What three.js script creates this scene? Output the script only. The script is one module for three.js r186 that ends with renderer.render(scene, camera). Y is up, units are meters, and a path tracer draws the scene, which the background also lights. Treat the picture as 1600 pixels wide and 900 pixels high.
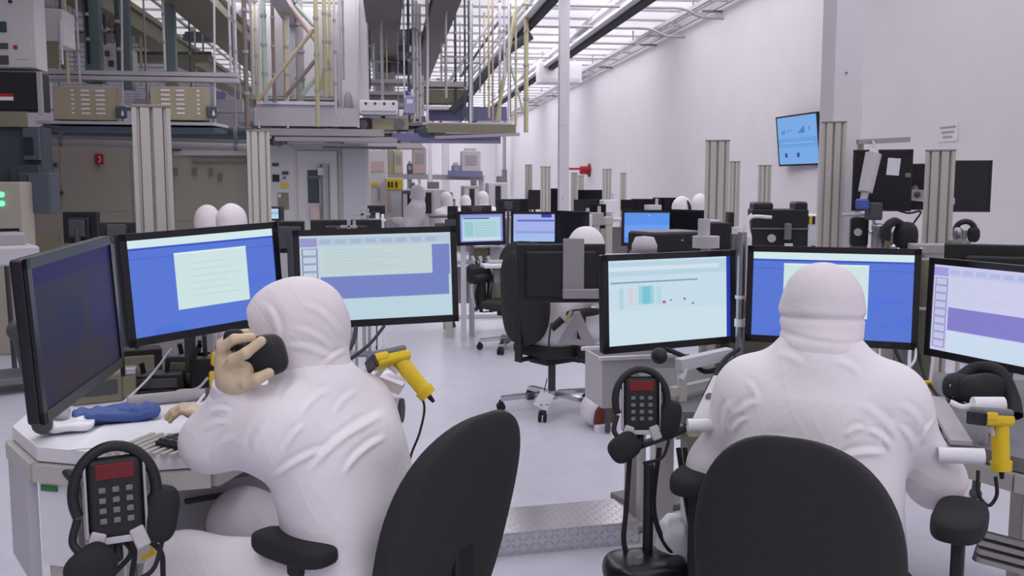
import * as THREE from 'three';
import { RoundedBoxGeometry } from 'three/addons/geometries/RoundedBoxGeometry.js';
import { mergeGeometries } from 'three/addons/utils/BufferGeometryUtils.js';
import { ImprovedNoise } from 'three/addons/math/ImprovedNoise.js';
import { RectAreaLightUniformsLib } from 'three/addons/lights/RectAreaLightUniformsLib.js';

// ------------------------------------------------------------------ camera, light, exposure
const scene = new THREE.Scene();
const FOCAL = 1511, CAMH = 1.55;
const camera = new THREE.PerspectiveCamera(2 * Math.atan(450 / FOCAL) * 180 / Math.PI, 16 / 9, 0.05, 200);
camera.rotation.order = 'YXZ';
camera.position.set(0, CAMH, 0);
camera.rotation.y = -7.32 * Math.PI / 180;
camera.rotation.x = -6.23 * Math.PI / 180;
camera.updateMatrixWorld(true);
const renderer = new THREE.WebGLRenderer({ antialias: true });
renderer.toneMapping = THREE.LinearToneMapping;
renderer.toneMappingExposure = 0.86;
renderer.shadowMap.enabled = true;
RectAreaLightUniformsLib.init();
scene.background = new THREE.Color(0x000000);
const CEIL = 4.3, WX = 4.9, LX = -9, ZFAR = -44, ZBACK = 5;
const LAMP = new THREE.Color(0.985, 0.96, 1.0);
// luminous cleanroom ceiling: an area light below each bay of glowing panels
for (const [x, w] of [[-1.2, 2.6], [2.9, 3.4]])
  for (const z of [1.2, -6, -13, -20, -27, -34, -40.5]) {
    const l = new THREE.RectAreaLight(LAMP, (z > -10 ? (x < 0 ? 2.9 : 1.5) : (x < 0 ? 1.8 : 2.2)), w, 5.6);
    l.position.set(x, CEIL - 0.07, z); l.rotation.x = -Math.PI / 2;
    scene.add(l);
  }

// ------------------------------------------------------------------ helpers
const V = (x, y, z) => new THREE.Vector3(x, y, z);
const rad = (d) => d * Math.PI / 180;
let seed = 7; const rnd = (a = 0, b = 1) => { seed = (seed * 16807) % 2147483647; return a + (b - a) * (seed / 2147483647); };
// photograph pixel -> direction; the distance is given by what the thing touches
const dirOf = (u, v) => V((u - 800) / FOCAL, -(v - 450) / FOCAL, -1).applyQuaternion(camera.quaternion);
const at = (u, v, D) => dirOf(u, v).multiplyScalar(D).add(camera.position);
const atY = (u, v, y) => { const d = dirOf(u, v); return d.multiplyScalar((y - CAMH) / d.y).add(camera.position); };
const atX = (u, v, x) => { const d = dirOf(u, v); return d.multiplyScalar(x / d.x).add(camera.position); };
const px = (n, D) => n * D / FOCAL;          // size in metres of n pixels at optical depth D

const used = new Map();
function numbered(n) { const k = used.get(n) || 0; used.set(n, k + 1); return k ? n + '_' + String(k).padStart(3, '0') : n; }
function clean(g) {
  let r = g.index ? g.toNonIndexed() : g;
  for (const k of Object.keys(r.attributes)) if (!['position', 'normal', 'uv'].includes(k)) r.deleteAttribute(k);
  if (!r.attributes.normal) r.computeVertexNormals();
  if (!r.attributes.uv) r.setAttribute('uv', new THREE.BufferAttribute(new Float32Array(r.attributes.position.count * 2), 2));
  return r;
}
const merge = (l) => { l = l.flat(Infinity); return l.length === 1 ? l[0] : mergeGeometries(l.map(clean)); };
function part(name, geo, mat, parent) {
  const m = new THREE.Mesh(Array.isArray(geo) ? merge(geo) : geo, mat); m.name = name; parent.add(m); return m;
}
function thing(name, label, category, p = [0, 0, 0], turn = 0, group) {
  const o = new THREE.Group(); o.name = numbered(name); scene.add(o);
  if (p.isVector3) o.position.copy(p); else o.position.set(...p);
  o.rotation.y = turn; o.userData = { label, category };
  if (group) o.userData.group = group;
  return o;
}
function solo(name, label, category, geo, mat, p, turn = 0, group) {
  const m = part(numbered(name), geo, mat, scene);
  if (p) { if (p.isVector3) m.position.copy(p); else m.position.set(...p); }
  m.rotation.y = turn; m.userData = { label, category }; if (group) m.userData.group = group; return m;
}
function struct(name, geo, mat, p) { const m = part(name, geo, mat, scene); if (p) m.position.set(...p); m.userData.kind = 'structure'; return m; }
// geometry
const bx = (w, h, d, x = 0, y = 0, z = 0, rx = 0, ry = 0, rz = 0) => {
  const g = new THREE.BoxGeometry(w, h, d);
  if (rx) g.rotateX(rx); if (rz) g.rotateZ(rz); if (ry) g.rotateY(ry); return g.translate(x, y, z);
};
const rb = (w, h, d, r = 0.01, x = 0, y = 0, z = 0, rx = 0, ry = 0, rz = 0) => {
  const g = new RoundedBoxGeometry(w, h, d, 2, Math.min(r, w / 2.01, h / 2.01, d / 2.01));
  if (rx) g.rotateX(rx); if (rz) g.rotateZ(rz); if (ry) g.rotateY(ry); return g.translate(x, y, z);
};
const UP = V(0, 1, 0);
function rod(a, b, r, r2 = r, n = 12) {
  const d = b.clone().sub(a), L = d.length(), g = new THREE.CylinderGeometry(r2, r, L, n);
  g.applyQuaternion(new THREE.Quaternion().setFromUnitVectors(UP, d.normalize()));
  return g.translate((a.x + b.x) / 2, (a.y + b.y) / 2, (a.z + b.z) / 2);
}
function bar(a, b, w, h) {       // rectangular bar from a to b
  const d = b.clone().sub(a), L = d.length(), g = new THREE.BoxGeometry(w, h, L);
  g.lookAt(d); return g.translate((a.x + b.x) / 2, (a.y + b.y) / 2, (a.z + b.z) / 2);
}
const cyl = (r, h, x = 0, y = 0, z = 0, n = 20, r2 = r) => new THREE.CylinderGeometry(r2, r, h, n).translate(x, y, z);
const tube = (pts, r, n = 40, s = 8) => new THREE.TubeGeometry(new THREE.CatmullRomCurve3(pts), n, r, s, false);
const lathe = (pts, n = 24) => new THREE.LatheGeometry(pts.map((p) => new THREE.Vector2(p[0], p[1])), n);
function pillow(w, h, d, e1 = 0.6, e2 = 0.6, nu = 28, nv = 18) {   // superquadric cushion
  const g = new THREE.SphereGeometry(1, nu, nv), P = g.attributes.position, s = (v, e) => Math.sign(v) * Math.pow(Math.abs(v), e);
  for (let i = 0; i < P.count; i++) {
    const y = THREE.MathUtils.clamp(P.getY(i), -1, 1), c = Math.sqrt(1 - y * y), th = Math.atan2(P.getZ(i), P.getX(i));
    P.setXYZ(i, w / 2 * s(c, e1) * s(Math.cos(th), e2), h / 2 * s(y, e1), d / 2 * s(c, e1) * s(Math.sin(th), e2));
  }
  g.computeVertexNormals(); return g;
}
function bend(g, f) { const P = g.attributes.position; for (let i = 0; i < P.count; i++) { const v = f(V(P.getX(i), P.getY(i), P.getZ(i))); P.setXYZ(i, v.x, v.y, v.z); } g.computeVertexNormals(); return g; }
function extrude(pts, depth, bevel = 0) {
  const s = new THREE.Shape(pts.map((p) => new THREE.Vector2(p[0], p[1])));
  return new THREE.ExtrudeGeometry(s, { depth, bevelEnabled: bevel > 0, bevelSize: bevel, bevelThickness: bevel, bevelSegments: 2 });
}
const slab = (pts, y0, y1) => extrude(pts.map((p) => [p[0], -p[1]]), y1 - y0).rotateX(-Math.PI / 2).translate(0, y0, 0);  // polygon in (x,z)

// ------------------------------------------------------------------ textures and materials
function noiseTex(size, fn, srgb = true) {
  const d = new Uint8Array(size * size * 4);
  for (let j = 0; j < size; j++) for (let i = 0; i < size; i++) {
    const c = fn(i, j), k = (j * size + i) * 4; d[k] = c[0]; d[k + 1] = c[1]; d[k + 2] = c[2]; d[k + 3] = 255;
  }
  const t = new THREE.DataTexture(d, size, size); t.wrapS = t.wrapT = THREE.RepeatWrapping; t.magFilter = THREE.LinearFilter; t.minFilter = THREE.LinearFilter;
  if (srgb) t.colorSpace = THREE.SRGBColorSpace; t.needsUpdate = true; return t;
}
const NZ = new ImprovedNoise();
const wrapN = (i, j, s, f) => { // seamless noise on a torus
  const a = i / s * 2 * Math.PI, b = j / s * 2 * Math.PI; return NZ.noise((3 + Math.cos(a)) * f, (3 + Math.sin(a) + Math.cos(b)) * f, (3 + Math.sin(b)) * f);
};
const speck = (base, amp, f) => noiseTex(256, (i, j) => { const n = wrapN(i, j, 256, f) * amp + wrapN(i, j, 256, f * 4) * amp * 0.5 + rnd(-1, 1) * amp * 0.25; return base.map((b) => THREE.MathUtils.clamp(b + n, 0, 255)); });
const std = (color, roughness = 0.6, metalness = 0, extra = {}) => new THREE.MeshStandardMaterial({ color, roughness, metalness, ...extra });
const wallTex = speck([232, 227, 231], 2.5, 1.6); wallTex.repeat.set(0.25, 0.25);
const floorTex = speck([206, 207, 220], 5, 2.2); floorTex.repeat.set(0.5, 0.5);
const suitBump = noiseTex(256, (i, j) => { const v = 128 + ((i % 4 < 2) ^ (j % 4 < 2) ? 24 : -24) + rnd(-20, 20); return [v, v, v]; }, false); suitBump.repeat.set(6, 6);
const blackTex = speck([44, 44, 46], 6, 4); blackTex.repeat.set(6, 6);
const M = {
  wall: std(0xffffff, 0.75, 0, { map: wallTex }), floor: std(0xffffff, 0.32, 0, { map: floorTex }),
  ceilFrame: std(0xd2cfd6, 0.6), glow: std(0xf4f2f6, 0.6, 0, { emissive: new THREE.Color(0.97, 0.95, 1.0), emissiveIntensity: 0.62 }), panelOff: std(0xe4e2e6, 0.7),
  column: std(0xdcd9df, 0.5), alu: std(0xc9c5be, 0.42, 0.25), aluDark: std(0x8e8a84, 0.5, 0.3), steel: std(0x9c9ca2, 0.3, 0.85), chrome: std(0xc8c8cc, 0.15, 1),
  grey: std(0xa9a5a8, 0.6), lightGrey: std(0xc6c3c8, 0.6), darkGrey: std(0x4c4d52, 0.6), midGrey: std(0x77777c, 0.6),
  white: std(0xe9e7ee, 0.55), whiteGloss: std(0xeceaf0, 0.3), paper: std(0xf2f1f6, 0.85),
  black: std(0x1d1d20, 0.55), blackGloss: std(0x17171c, 0.3), blackFabric: std(0xffffff, 0.8, 0, { map: blackTex }), rubber: std(0x232326, 0.8),
  suit: std(0xf0ebf0, 0.85, 0, { bumpMap: suitBump, bumpScale: 0.0006 }), hood: std(0xeae3e8, 0.85, 0, { bumpMap: suitBump, bumpScale: 0.0006 }),
  skin: std(0xd9a58c, 0.6), glove: std(0xd8c3a4, 0.5), mask: std(0xe6e8f4, 0.8),
  yellow: std(0xe6c51e, 0.4), yellowDull: std(0xd8bd42, 0.6), blue: std(0x3b5799, 0.6), blueClamp: std(0x4a62b4, 0.5), green: std(0x3c8c58, 0.6), red: std(0xb3202c, 0.5), redLed: std(0x40090c, 0.3, 0, { emissive: new THREE.Color(0.08, 0.004, 0.006) }),
  brown: std(0x6e3a2c, 0.7), orange: std(0xb8a592, 0.5), pink: std(0xc9b3b0, 0.5), copper: std(0x8a7b74, 0.5),
  beige: std(0xb3a88e, 0.65), beigeWall: std(0xb5ae9f, 0.7), toolWhite: std(0xd2cfd0, 0.55), toolGrey: std(0xc6c6ce, 0.55), olive: std(0x85816d, 0.6),
  teal: std(0x6c7c7e, 0.6), tealDark: std(0x3e4a50, 0.6), slate: std(0x515a66, 0.55), pipeGreen: std(0xb5b98a, 0.45), pipeYellow: std(0xc9c29c, 0.45), pipeMint: std(0xb0c2b2, 0.45), pipeWhite: std(0xd0cdd4, 0.45),
  beamGrey: std(0x8d8b86, 0.6), railGrey: std(0x6c6966, 0.6), violet: std(0xa5a2c6, 0.5), violetDark: std(0x7f7ca8, 0.5), olivePipe: std(0xbbb68e, 0.45),
  glowGreen: std(0x1b3a2a, 0.4, 0, { emissive: new THREE.Color(0.25, 1.0, 0.6), emissiveIntensity: 1.2 }),
  screenOff: std(0x15151c, 0.22), greyPlate: std(0x9b969c, 0.55),
};
const crinkle = noiseTex(512, (i, j) => { const a = 1 - Math.abs(wrapN(i, j, 512, 2.6)) * 2.2, b = 1 - Math.abs(wrapN(j, i, 512, 5.2)) * 2.2, k = Math.max(0, a) ** 3 * 150 + Math.max(0, b) ** 3 * 70 + rnd(0, 8); return [k, k, k]; }, false);
M.suit.bumpMap = M.hood.bumpMap = crinkle; M.suit.bumpScale = M.hood.bumpScale = 0.0013;
// ------------------------------------------------------------------ the room
function metreUV(g, s = 1) { // uv in metres from position, by dominant normal
  const n = g.index ? g.toNonIndexed() : g, P = n.attributes.position, N = n.attributes.normal, uv = new Float32Array(P.count * 2);
  for (let i = 0; i < P.count; i++) {
    const a = Math.abs(N.getX(i)), b = Math.abs(N.getY(i)), c = Math.abs(N.getZ(i));
    const [u, v] = b > a && b > c ? [P.getX(i), P.getZ(i)] : a > c ? [P.getZ(i), P.getY(i)] : [P.getX(i), P.getY(i)];
    uv[2 * i] = u * s; uv[2 * i + 1] = v * s;
  }
  n.setAttribute('uv', new THREE.BufferAttribute(uv, 2)); return n;
}
{
  const cx = (LX + WX) / 2, wx = WX - LX, cz = (ZFAR + ZBACK) / 2, wz = ZBACK - ZFAR;
  struct('floor', metreUV(bx(wx + 0.4, 0.2, wz + 0.4, cx, -0.1, cz)), M.floor);
  struct('wall_right', metreUV(bx(0.2, CEIL + 0.2, wz + 0.4, WX + 0.1, CEIL / 2, cz)), M.wall);
  struct('wall_left', metreUV(bx(0.2, CEIL + 0.2, wz + 0.4, LX - 0.1, CEIL / 2, cz)), M.wall);
  struct('wall_far', metreUV(bx(wx, CEIL + 0.2, 0.2, cx, CEIL / 2, ZFAR - 0.1)), M.wall);
  struct('wall_back', metreUV(bx(wx, CEIL + 0.2, 0.2, cx, CEIL / 2, ZBACK + 0.1)), M.wall);
  struct('baseboard_right', bx(0.015, 0.1, wz, WX - 0.0075, 0.05, cz), M.lightGrey);
  // ceiling: slab, hung grid, glowing panels one by one where they can be told apart
  const ceil = struct('ceiling', bx(wx + 0.4, 0.1, wz + 0.4, cx, CEIL + 0.07, cz), M.white);
  const PW = 1.39, PD = 0.9, nx = 10, z0 = -12.2, gm = new THREE.BoxGeometry(PW - 0.05, 0.03, PD - 0.05);
  const grid = [], far = [], off = [];
  for (let i = 0; i <= nx; i++) grid.push(bx(0.05, 0.06, wz, LX + i * PW, CEIL - 0.02, cz));
  for (let k = -19; k < 36; k++) {
    const z = z0 - k * PD; if (z < ZFAR + 0.4 || z > ZBACK - 0.4) continue;
    grid.push(bx(wx, 0.06, 0.05, cx, CEIL - 0.021, z + PD / 2));
    for (let i = 0; i < nx; i++) {
      const x = LX + (i + 0.5) * PW;
      if (k >= 0 && k < 22 && i >= 3) { const p = part('ceiling_panel', gm, M.glow, ceil); p.position.set(x, CEIL - 0.005, z); }
      else (i < 3 ? off : far).push(bx(PW - 0.05, 0.03, PD - 0.05, x, CEIL - 0.005, z));
    }
  }
  part('ceiling_grid', grid, M.ceilFrame, ceil);
  part('distant_ceiling_panels', far, M.glow, ceil).userData.kind = 'stuff'; part('unlit_ceiling_panels', off, M.panelOff, ceil).userData.kind = 'stuff';
}
// square white building columns (200 mm)
function column(u0, D, label, s = 0.2) {
  const p = at(u0, 300, D);
  const t = thing('building_column', label, 'column', [p.x, 0, p.z]);
  part('shaft', rb(s, CEIL, s, 0.008, 0, CEIL / 2, 0), M.column, t);
  part('base_plate', bx(0.3, 0.02, 0.3, 0, 0.01, 0), M.lightGrey, t);
  for (const y of [2.25]) { part('bolt', cyl(0.006, 0.014, 0, 0, 0, 10).rotateX(Math.PI / 2).translate(-0.02, y, s / 2 + 0.005), M.midGrey, t); part('bolt', cyl(0.006, 0.014, 0, 0, 0, 10).rotateX(Math.PI / 2).translate(-0.02, y - 0.9, s / 2 + 0.005), M.midGrey, t); }
  return t;
}
column(1309, 6.4, 'square white steel column rising behind a grooved aluminium post, near the wall screen');
column(880, 12.2, 'slim white column in front of a pale box hanging below the ceiling', 0.125);
column(697, 27, 'thin white column beside the far walkway deck');
// ceiling beams along the hall
function beam(xc, w, h, ytop, name, label, mats, z1 = ZFAR, z2 = ZBACK, group) {
  const L = z2 - z1, t = thing(name, label, 'beam', [xc, ytop, (z1 + z2) / 2], 0, group);
  part('web', bx(w * 0.7, h * 0.7, L, 0, -h * 0.35, 0), mats[0], t);
  part('bottom_flange', bx(w, h * 0.3, L, 0, -h * 0.85, 0), mats[1], t);
  part('side_rail', bx(w * 0.12, h * 0.18, L, -w * 0.42, -h * 0.2, 0), mats[2], t);
  part('side_rail', bx(w * 0.12, h * 0.18, L, w * 0.42, -h * 0.2, 0), mats[2], t);
  return t;
}
const BT = CEIL - 0.05;
function railBeam(x, name, label) { // white web with a light channel and a narrow dark running flange
  const L = ZBACK - ZFAR, t = thing(name, label, 'beam', [x, BT, (ZFAR + ZBACK) / 2]);
  part('web', bx(0.1, 0.3, L, 0, -0.15, 0), M.white, t); part('running_track', rb(0.12, 0.07, L, 0.012, 0.03, -0.33, 0), M.rubber, t).userData.label = 'black running track';
  part('side_rail', bx(0.09, 0.05, L, -0.09, -0.27, 0), M.whiteGloss, t); part('side_rail', bx(0.05, 0.04, L, -0.1, -0.14, 0), M.lightGrey, t);
}
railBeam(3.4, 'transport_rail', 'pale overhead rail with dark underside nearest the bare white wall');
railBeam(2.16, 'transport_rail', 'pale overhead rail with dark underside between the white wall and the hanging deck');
beam(0.82, 0.34, 0.36, BT, 'transport_rail', 'dark overhead rail running above the hanging deck', [M.railGrey, M.railGrey, M.railGrey]);
beam(-0.02, 0.5, 0.4, BT, 'transport_rail', 'wide dark overhead rail just right of the tall white duct', [M.railGrey, M.railGrey, M.railGrey]);
beam(-2.55, 0.62, 0.36, BT, 'transport_rail', 'broad olive grey overhead beam above the beige power boxes', [M.olive, M.olive, M.lightGrey]);
beam(-3.9, 0.4, 0.4, BT, 'transport_rail', 'olive grey overhead beam above the control panel tower', [M.olive, M.olive, M.olive]);
beam(-1.4, 0.22, 0.3, BT, 'transport_rail', 'thin grey overhead rail left of the tall white duct', [M.lightGrey, M.lightGrey, M.lightGrey]);
{ // ladder rack along the top of the right wall
  const t = thing('cable_ladder', 'grey ladder rack running along the top of the white wall', 'cable rack', [WX - 0.28, 4.08, -20]);
  part('rail', bx(0.04, 0.06, 46, -0.16, 0, 0), M.grey, t); part('rail', bx(0.04, 0.06, 46, 0.16, 0, 0), M.grey, t);
  for (let k = 0; k < 40; k++) part('rung', bx(0.32, 0.03, 0.04, 0, 0.0, 22 - k * 1.1), M.grey, t);
  for (let k = 0; k < 12; k++) part('bracket', bx(0.3, 0.03, 0.05, 0.13, -0.045, 20 - k * 3.5), M.midGrey, t);
  for (let k = 0; k < 12; k++) part('hanger', bx(0.02, 0.2, 0.02, -0.16, 0.12, 20 - k * 3.5), M.midGrey, t);
  // pipes crossing from the rails to the wall
  for (const [z, n] of [[-13.6, 'first'], [-15.4, 'second']]) {
    solo('sprinkler_pipe', n === 'first' ? 'bent grey pipe below the ceiling reaching the white wall, nearer of two' : 'bent grey pipe below the ceiling reaching the white wall, behind the nearer one', 'pipe', tube([V(1.9, 4.0, z), V(3.7, 4.0, z), V(4.2, 3.99, z), V(4.45, 3.9, z - 0.05), V(4.8, 3.88, z - 0.05)], 0.022), M.grey, null);
  }
  for (const [z, l] of [[-17.5, 'straight grey pipe crossing the rails just beyond the bent pipes'], [-19.6, 'straight grey pipe crossing the rails in front of the pale hanging box'], [-22, 'straight grey pipe crossing the rails beyond the pale hanging box']]) solo('sprinkler_pipe', l, 'pipe', rod(V(1.2, 4.05, z), V(4.5, 4.05, z), 0.02), M.grey, null);
}
{ // pale unit at the far column head
  const p = at(873, 115, 20.4), t = thing('fan_unit', 'pale grey box hanging below the ceiling behind the slim white column', 'air unit', p);
  part('casing', rb(0.92, 0.44, 0.4, 0.03), M.column, t); part('grille', bx(0.8, 0.08, 0.02, 0, -0.16, 0.205), M.lightGrey, t);
  part('hanger', bx(0.03, CEIL - p.y - 0.2, 0.03, -0.35, (CEIL - p.y) / 2 + 0.1, 0), M.grey, t); part('hanger', bx(0.03, CEIL - p.y - 0.2, 0.03, 0.35, (CEIL - p.y) / 2 + 0.1, 0), M.grey, t);
}
{ // things on the right wall
  const p = atX(1481, 207, WX - 0.004), t = thing('wall_notice', 'small paper notice with three grey lines stuck on the white wall', 'notice', p, -Math.PI / 2);
  part('sheet', bx(0.3, 0.16, 0.004), M.wall, t);
  for (let k = 0; k < 3; k++) part('print_line', bx(0.24 - 0.05 * k, 0.018, 0.002, 0, 0.045 - 0.042 * k, 0.003), M.grey, t);
  const q = atX(914, 266, WX - 0.12), r = thing('wall_valve', 'red valve with a lever sticking out of the far white wall', 'valve', q, -Math.PI / 2);
  part('body', cyl(0.1, 0.24, 0, 0, 0, 16).rotateX(Math.PI / 2), M.red, r); part('lever', bx(0.04, 0.05, 0.7, 0.15, 0.03, 0.1), M.red, r);
  part('flange', cyl(0.16, 0.03, 0, 0, 0, 16).rotateX(Math.PI / 2).translate(0, 0, -0.1), M.brown, r);
  const c = atX(788, 270, WX - 0.3), cd = thing('conduit', 'grey vertical conduit with a junction box on the far white wall', 'conduit', [c.x, 0, c.z]);
  part('pipe', cyl(0.07, CEIL - 0.06, 0, CEIL / 2 - 0.03, 0, 10), M.grey, cd); part('junction_box', bx(0.16, 0.5, 0.5, 0, 1.8, 0), M.midGrey, cd);
}
// ------------------------------------------------------------------ screens
function canvasTex(w, h, draw) {
  const c = document.createElement('canvas'); c.width = w; c.height = h; draw(c.getContext('2d'), w, h);
  const t = new THREE.CanvasTexture(c); t.colorSpace = THREE.SRGBColorSpace; return t;
}
const screenMat = (draw, k = 1.1, w = 640, h = 360) => { const t = canvasTex(w, h, draw); return new THREE.MeshPhysicalMaterial({ color: 0x050508, roughness: 0.5, specularIntensity: 0.3, emissive: 0xffffff, emissiveMap: t, emissiveIntensity: k }); };
const R = (c, col, x, y, w, h) => { c.fillStyle = col; c.fillRect(x, y, w, h); };
const deskBlue = (win) => (c, w, h) => {
  R(c, '#5b7ad8', 0, 0, w, h);
  for (let i = 0; i < 40; i++) R(c, `rgba(${70 + (i * 37) % 30},${105 + (i * 53) % 30},${205 + (i * 17) % 30},0.35)`, (i * 131) % w, (i * 71) % h, 120, 26);
  R(c, '#d7edf0', 0, 0, w, h * 0.085); R(c, '#3f55c4', 0, h * 0.085, w, h * 0.02);
  R(c, '#4e6fd0', 0, h * 0.19, w, h * 0.012);
  const [x0, y0, x1, y1] = win; R(c, '#d2e8e8', x0 * w, y0 * h, (x1 - x0) * w, (y1 - y0) * h);
  R(c, '#e4f2f0', x0 * w, y0 * h, (x1 - x0) * w, h * 0.02);
  for (let k = 0; k < 6; k++) R(c, 'rgba(180,205,205,0.5)', (x0 + 0.1) * w, (y0 + 0.12 + k * 0.07) * h, (x1 - x0) * w * (0.5 + 0.1 * (k % 3)), 3);
};
const tableScreen = (pal) => (c, w, h) => {
  R(c, pal[0], 0, 0, w, h);
  R(c, pal[1], 0, h * 0.03, w * 0.115, h * 0.1); R(c, pal[2], w * 0.12, h * 0.03, w, h * 0.09);
  for (let k = 0; k < 8; k++) R(c, 'rgba(150,170,215,0.35)', w * (0.13 + 0.1 * k), h * 0.05, w * 0.07, h * 0.05);
  for (let k = 0; k < 9; k++) { R(c, '#7f8cc2', w * 0.015, h * (0.15 + k * 0.09), w * 0.1, h * 0.085); R(c, pal[3], w * 0.022, h * (0.157 + k * 0.09), w * 0.086, h * 0.07); }
  R(c, pal[4], w * 0.13, h * 0.14, w * 0.74, h * 0.34);
  for (let k = 0; k < 9; k++) R(c, 'rgba(170,195,205,0.4)', w * 0.15, h * (0.17 + 0.032 * k), w * (0.3 + 0.09 * (k % 4)), 2);
  R(c, pal[5], w * 0.87, h * 0.14, w * 0.12, h * 0.36); R(c, pal[5], w * 0.13, h * 0.48, w * 0.85, h * 0.26);
  R(c, pal[6], w * 0.13, h * 0.75, w * 0.87, h * 0.25);
};
const S = {
  dim: screenMat((c, w, h) => { R(c, '#3a3754', 0, 0, w, h); R(c, '#34266c', 0, 0, w, h * 0.14); R(c, '#4d4690', 0, 0, w * 0.03, h); R(c, '#2f3358', w * 0.25, h * 0.3, w * 0.3, h * 0.35); R(c, '#383066', w * 0.66, h * 0.16, w * 0.32, h * 0.6); R(c, '#40384a', w * 0.1, h * 0.7, w * 0.7, h * 0.28); }, 0.6),  // dimming from the oblique viewing angle is put into these dark screen colours
  l2: screenMat(deskBlue([0.29, 0.17, 0.79, 0.77])),
  l3: screenMat(tableScreen(['#cfe2ee', '#a9a4dd', '#c4d8e8', '#d0e0ee', '#d3e6ea', '#8290d6', '#cce6f2']), 0.95),
  r1: screenMat((c, w, h) => {
    R(c, '#c9e0ee', 0, 0, w, h); R(c, '#bcd6e6', 0, h * 0.03, w, h * 0.16); R(c, '#d5e6ef', 0, h * 0.08, w * 0.9, h * 0.05); R(c, '#8fa0b4', 0.02 * w, h * 0.255, w * 0.7, h * 0.018);
    R(c, '#9fd4de', w * 0.24, h * 0.31, w * 0.12, h * 0.22); R(c, '#7cc6da', w * 0.27, h * 0.32, w * 0.06, h * 0.2); R(c, '#b4d6dc', w * 0.09, h * 0.33, w * 0.03, h * 0.24); R(c, '#dccfdc', w * 0.16, h * 0.33, w * 0.03, h * 0.2); R(c, '#b8dce4', w * 0.38, h * 0.33, w * 0.04, h * 0.2);
    for (const [x, y, s] of [[0.43, 0.5, 16], [0.49, 0.49, 9], [0.6, 0.48, 12], [0.67, 0.54, 11]]) R(c, '#c45a8a', w * x, h * y, s, s * 0.7);
    R(c, '#cfe4ee', 0, h * 0.6, w, h * 0.4); R(c, '#2c3fae', w * 0.965, 0, w * 0.035, h);
  }),
  r2: screenMat(deskBlue([0.2, 0.13, 0.73, 0.75])),
  r3: screenMat(tableScreen(['#cfcdf0', '#a79ee0', '#c6c8ee', '#c8c8ea', '#d2d2f0', '#8883cf', '#cfe0f4'])),
  m1: screenMat((c, w, h) => { R(c, '#8f94e0', 0, 0, w, h); R(c, '#b4d8e4', w * 0.05, h * 0.1, w * 0.9, h * 0.85); R(c, '#5566a8', w * 0.08, h * 0.12, w * 0.6, h * 0.05); R(c, '#9accd2', w * 0.1, h * 0.28, w * 0.2, h * 0.5); for (let k = 0; k < 6; k++) R(c, '#a2c8c8', w * 0.34, h * (0.3 + k * 0.09), w * 0.5, h * 0.03); R(c, '#cfe0f0', w * 0.05, h * 0.85, w * 0.9, h * 0.1); }, 1.1, 320, 200),
  m2: screenMat((c, w, h) => { R(c, '#a9b4ee', 0, 0, w, h); R(c, '#3a3fb0', w * 0.6, 0, w * 0.22, h * 0.12); R(c, '#6872c8', w * 0.08, h * 0.2, w * 0.8, h * 0.07); R(c, '#8f9edb', w * 0.05, h * 0.62, w * 0.9, h * 0.06); R(c, '#a4c2f0', 0, h * 0.72, w, h * 0.28); }, 1.1, 320, 200),
  m3: screenMat((c, w, h) => { R(c, '#5c92ea', 0, 0, w, h); R(c, '#6a9ef0', 0, h * 0.4, w, h * 0.4); R(c, '#dfeafc', w * 0.49, h * 0.08, 8, 5); }, 1.15, 320, 200),
  tv: screenMat((c, w, h) => { R(c, '#7db0ec', 0, 0, w, h); R(c, '#6ea6e6', 0, h * 0.45, w, h * 0.2); for (let k = 0; k < 6; k++) R(c, '#4a63c0', w * (0.1 + 0.02 * k), h * (0.3 - 0.02 * (k % 3)), 6, h * (0.06 + 0.02 * (k % 3))); R(c, '#4a63c0', w * 0.28, h * 0.27, 16, 14); R(c, '#4a63c0', w * 0.36, h * 0.27, 12, 14); for (let k = 0; k < 8; k++) R(c, '#4a63c0', w * (0.52 + 0.022 * k), h * (0.34 - 0.018 * k), 10, h * (0.02 + 0.018 * k)); R(c, '#4a63c0', w * 0.8, h * 0.24, 14, 26); R(c, '#39459e', w * 0.16, h * 0.76, 40, 34); R(c, '#39459e', w * 0.47, h * 0.76, 40, 34); R(c, '#a9cdf4', w * 0.1, h * 0.55, w * 0.8, 4); }, 1.05),
  small: screenMat((c, w, h) => { R(c, '#b9d8ee', 0, 0, w, h); R(c, '#9cc0e0', 0, h * 0.3, w, h * 0.3); }, 1.1, 64, 64),
};
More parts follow.
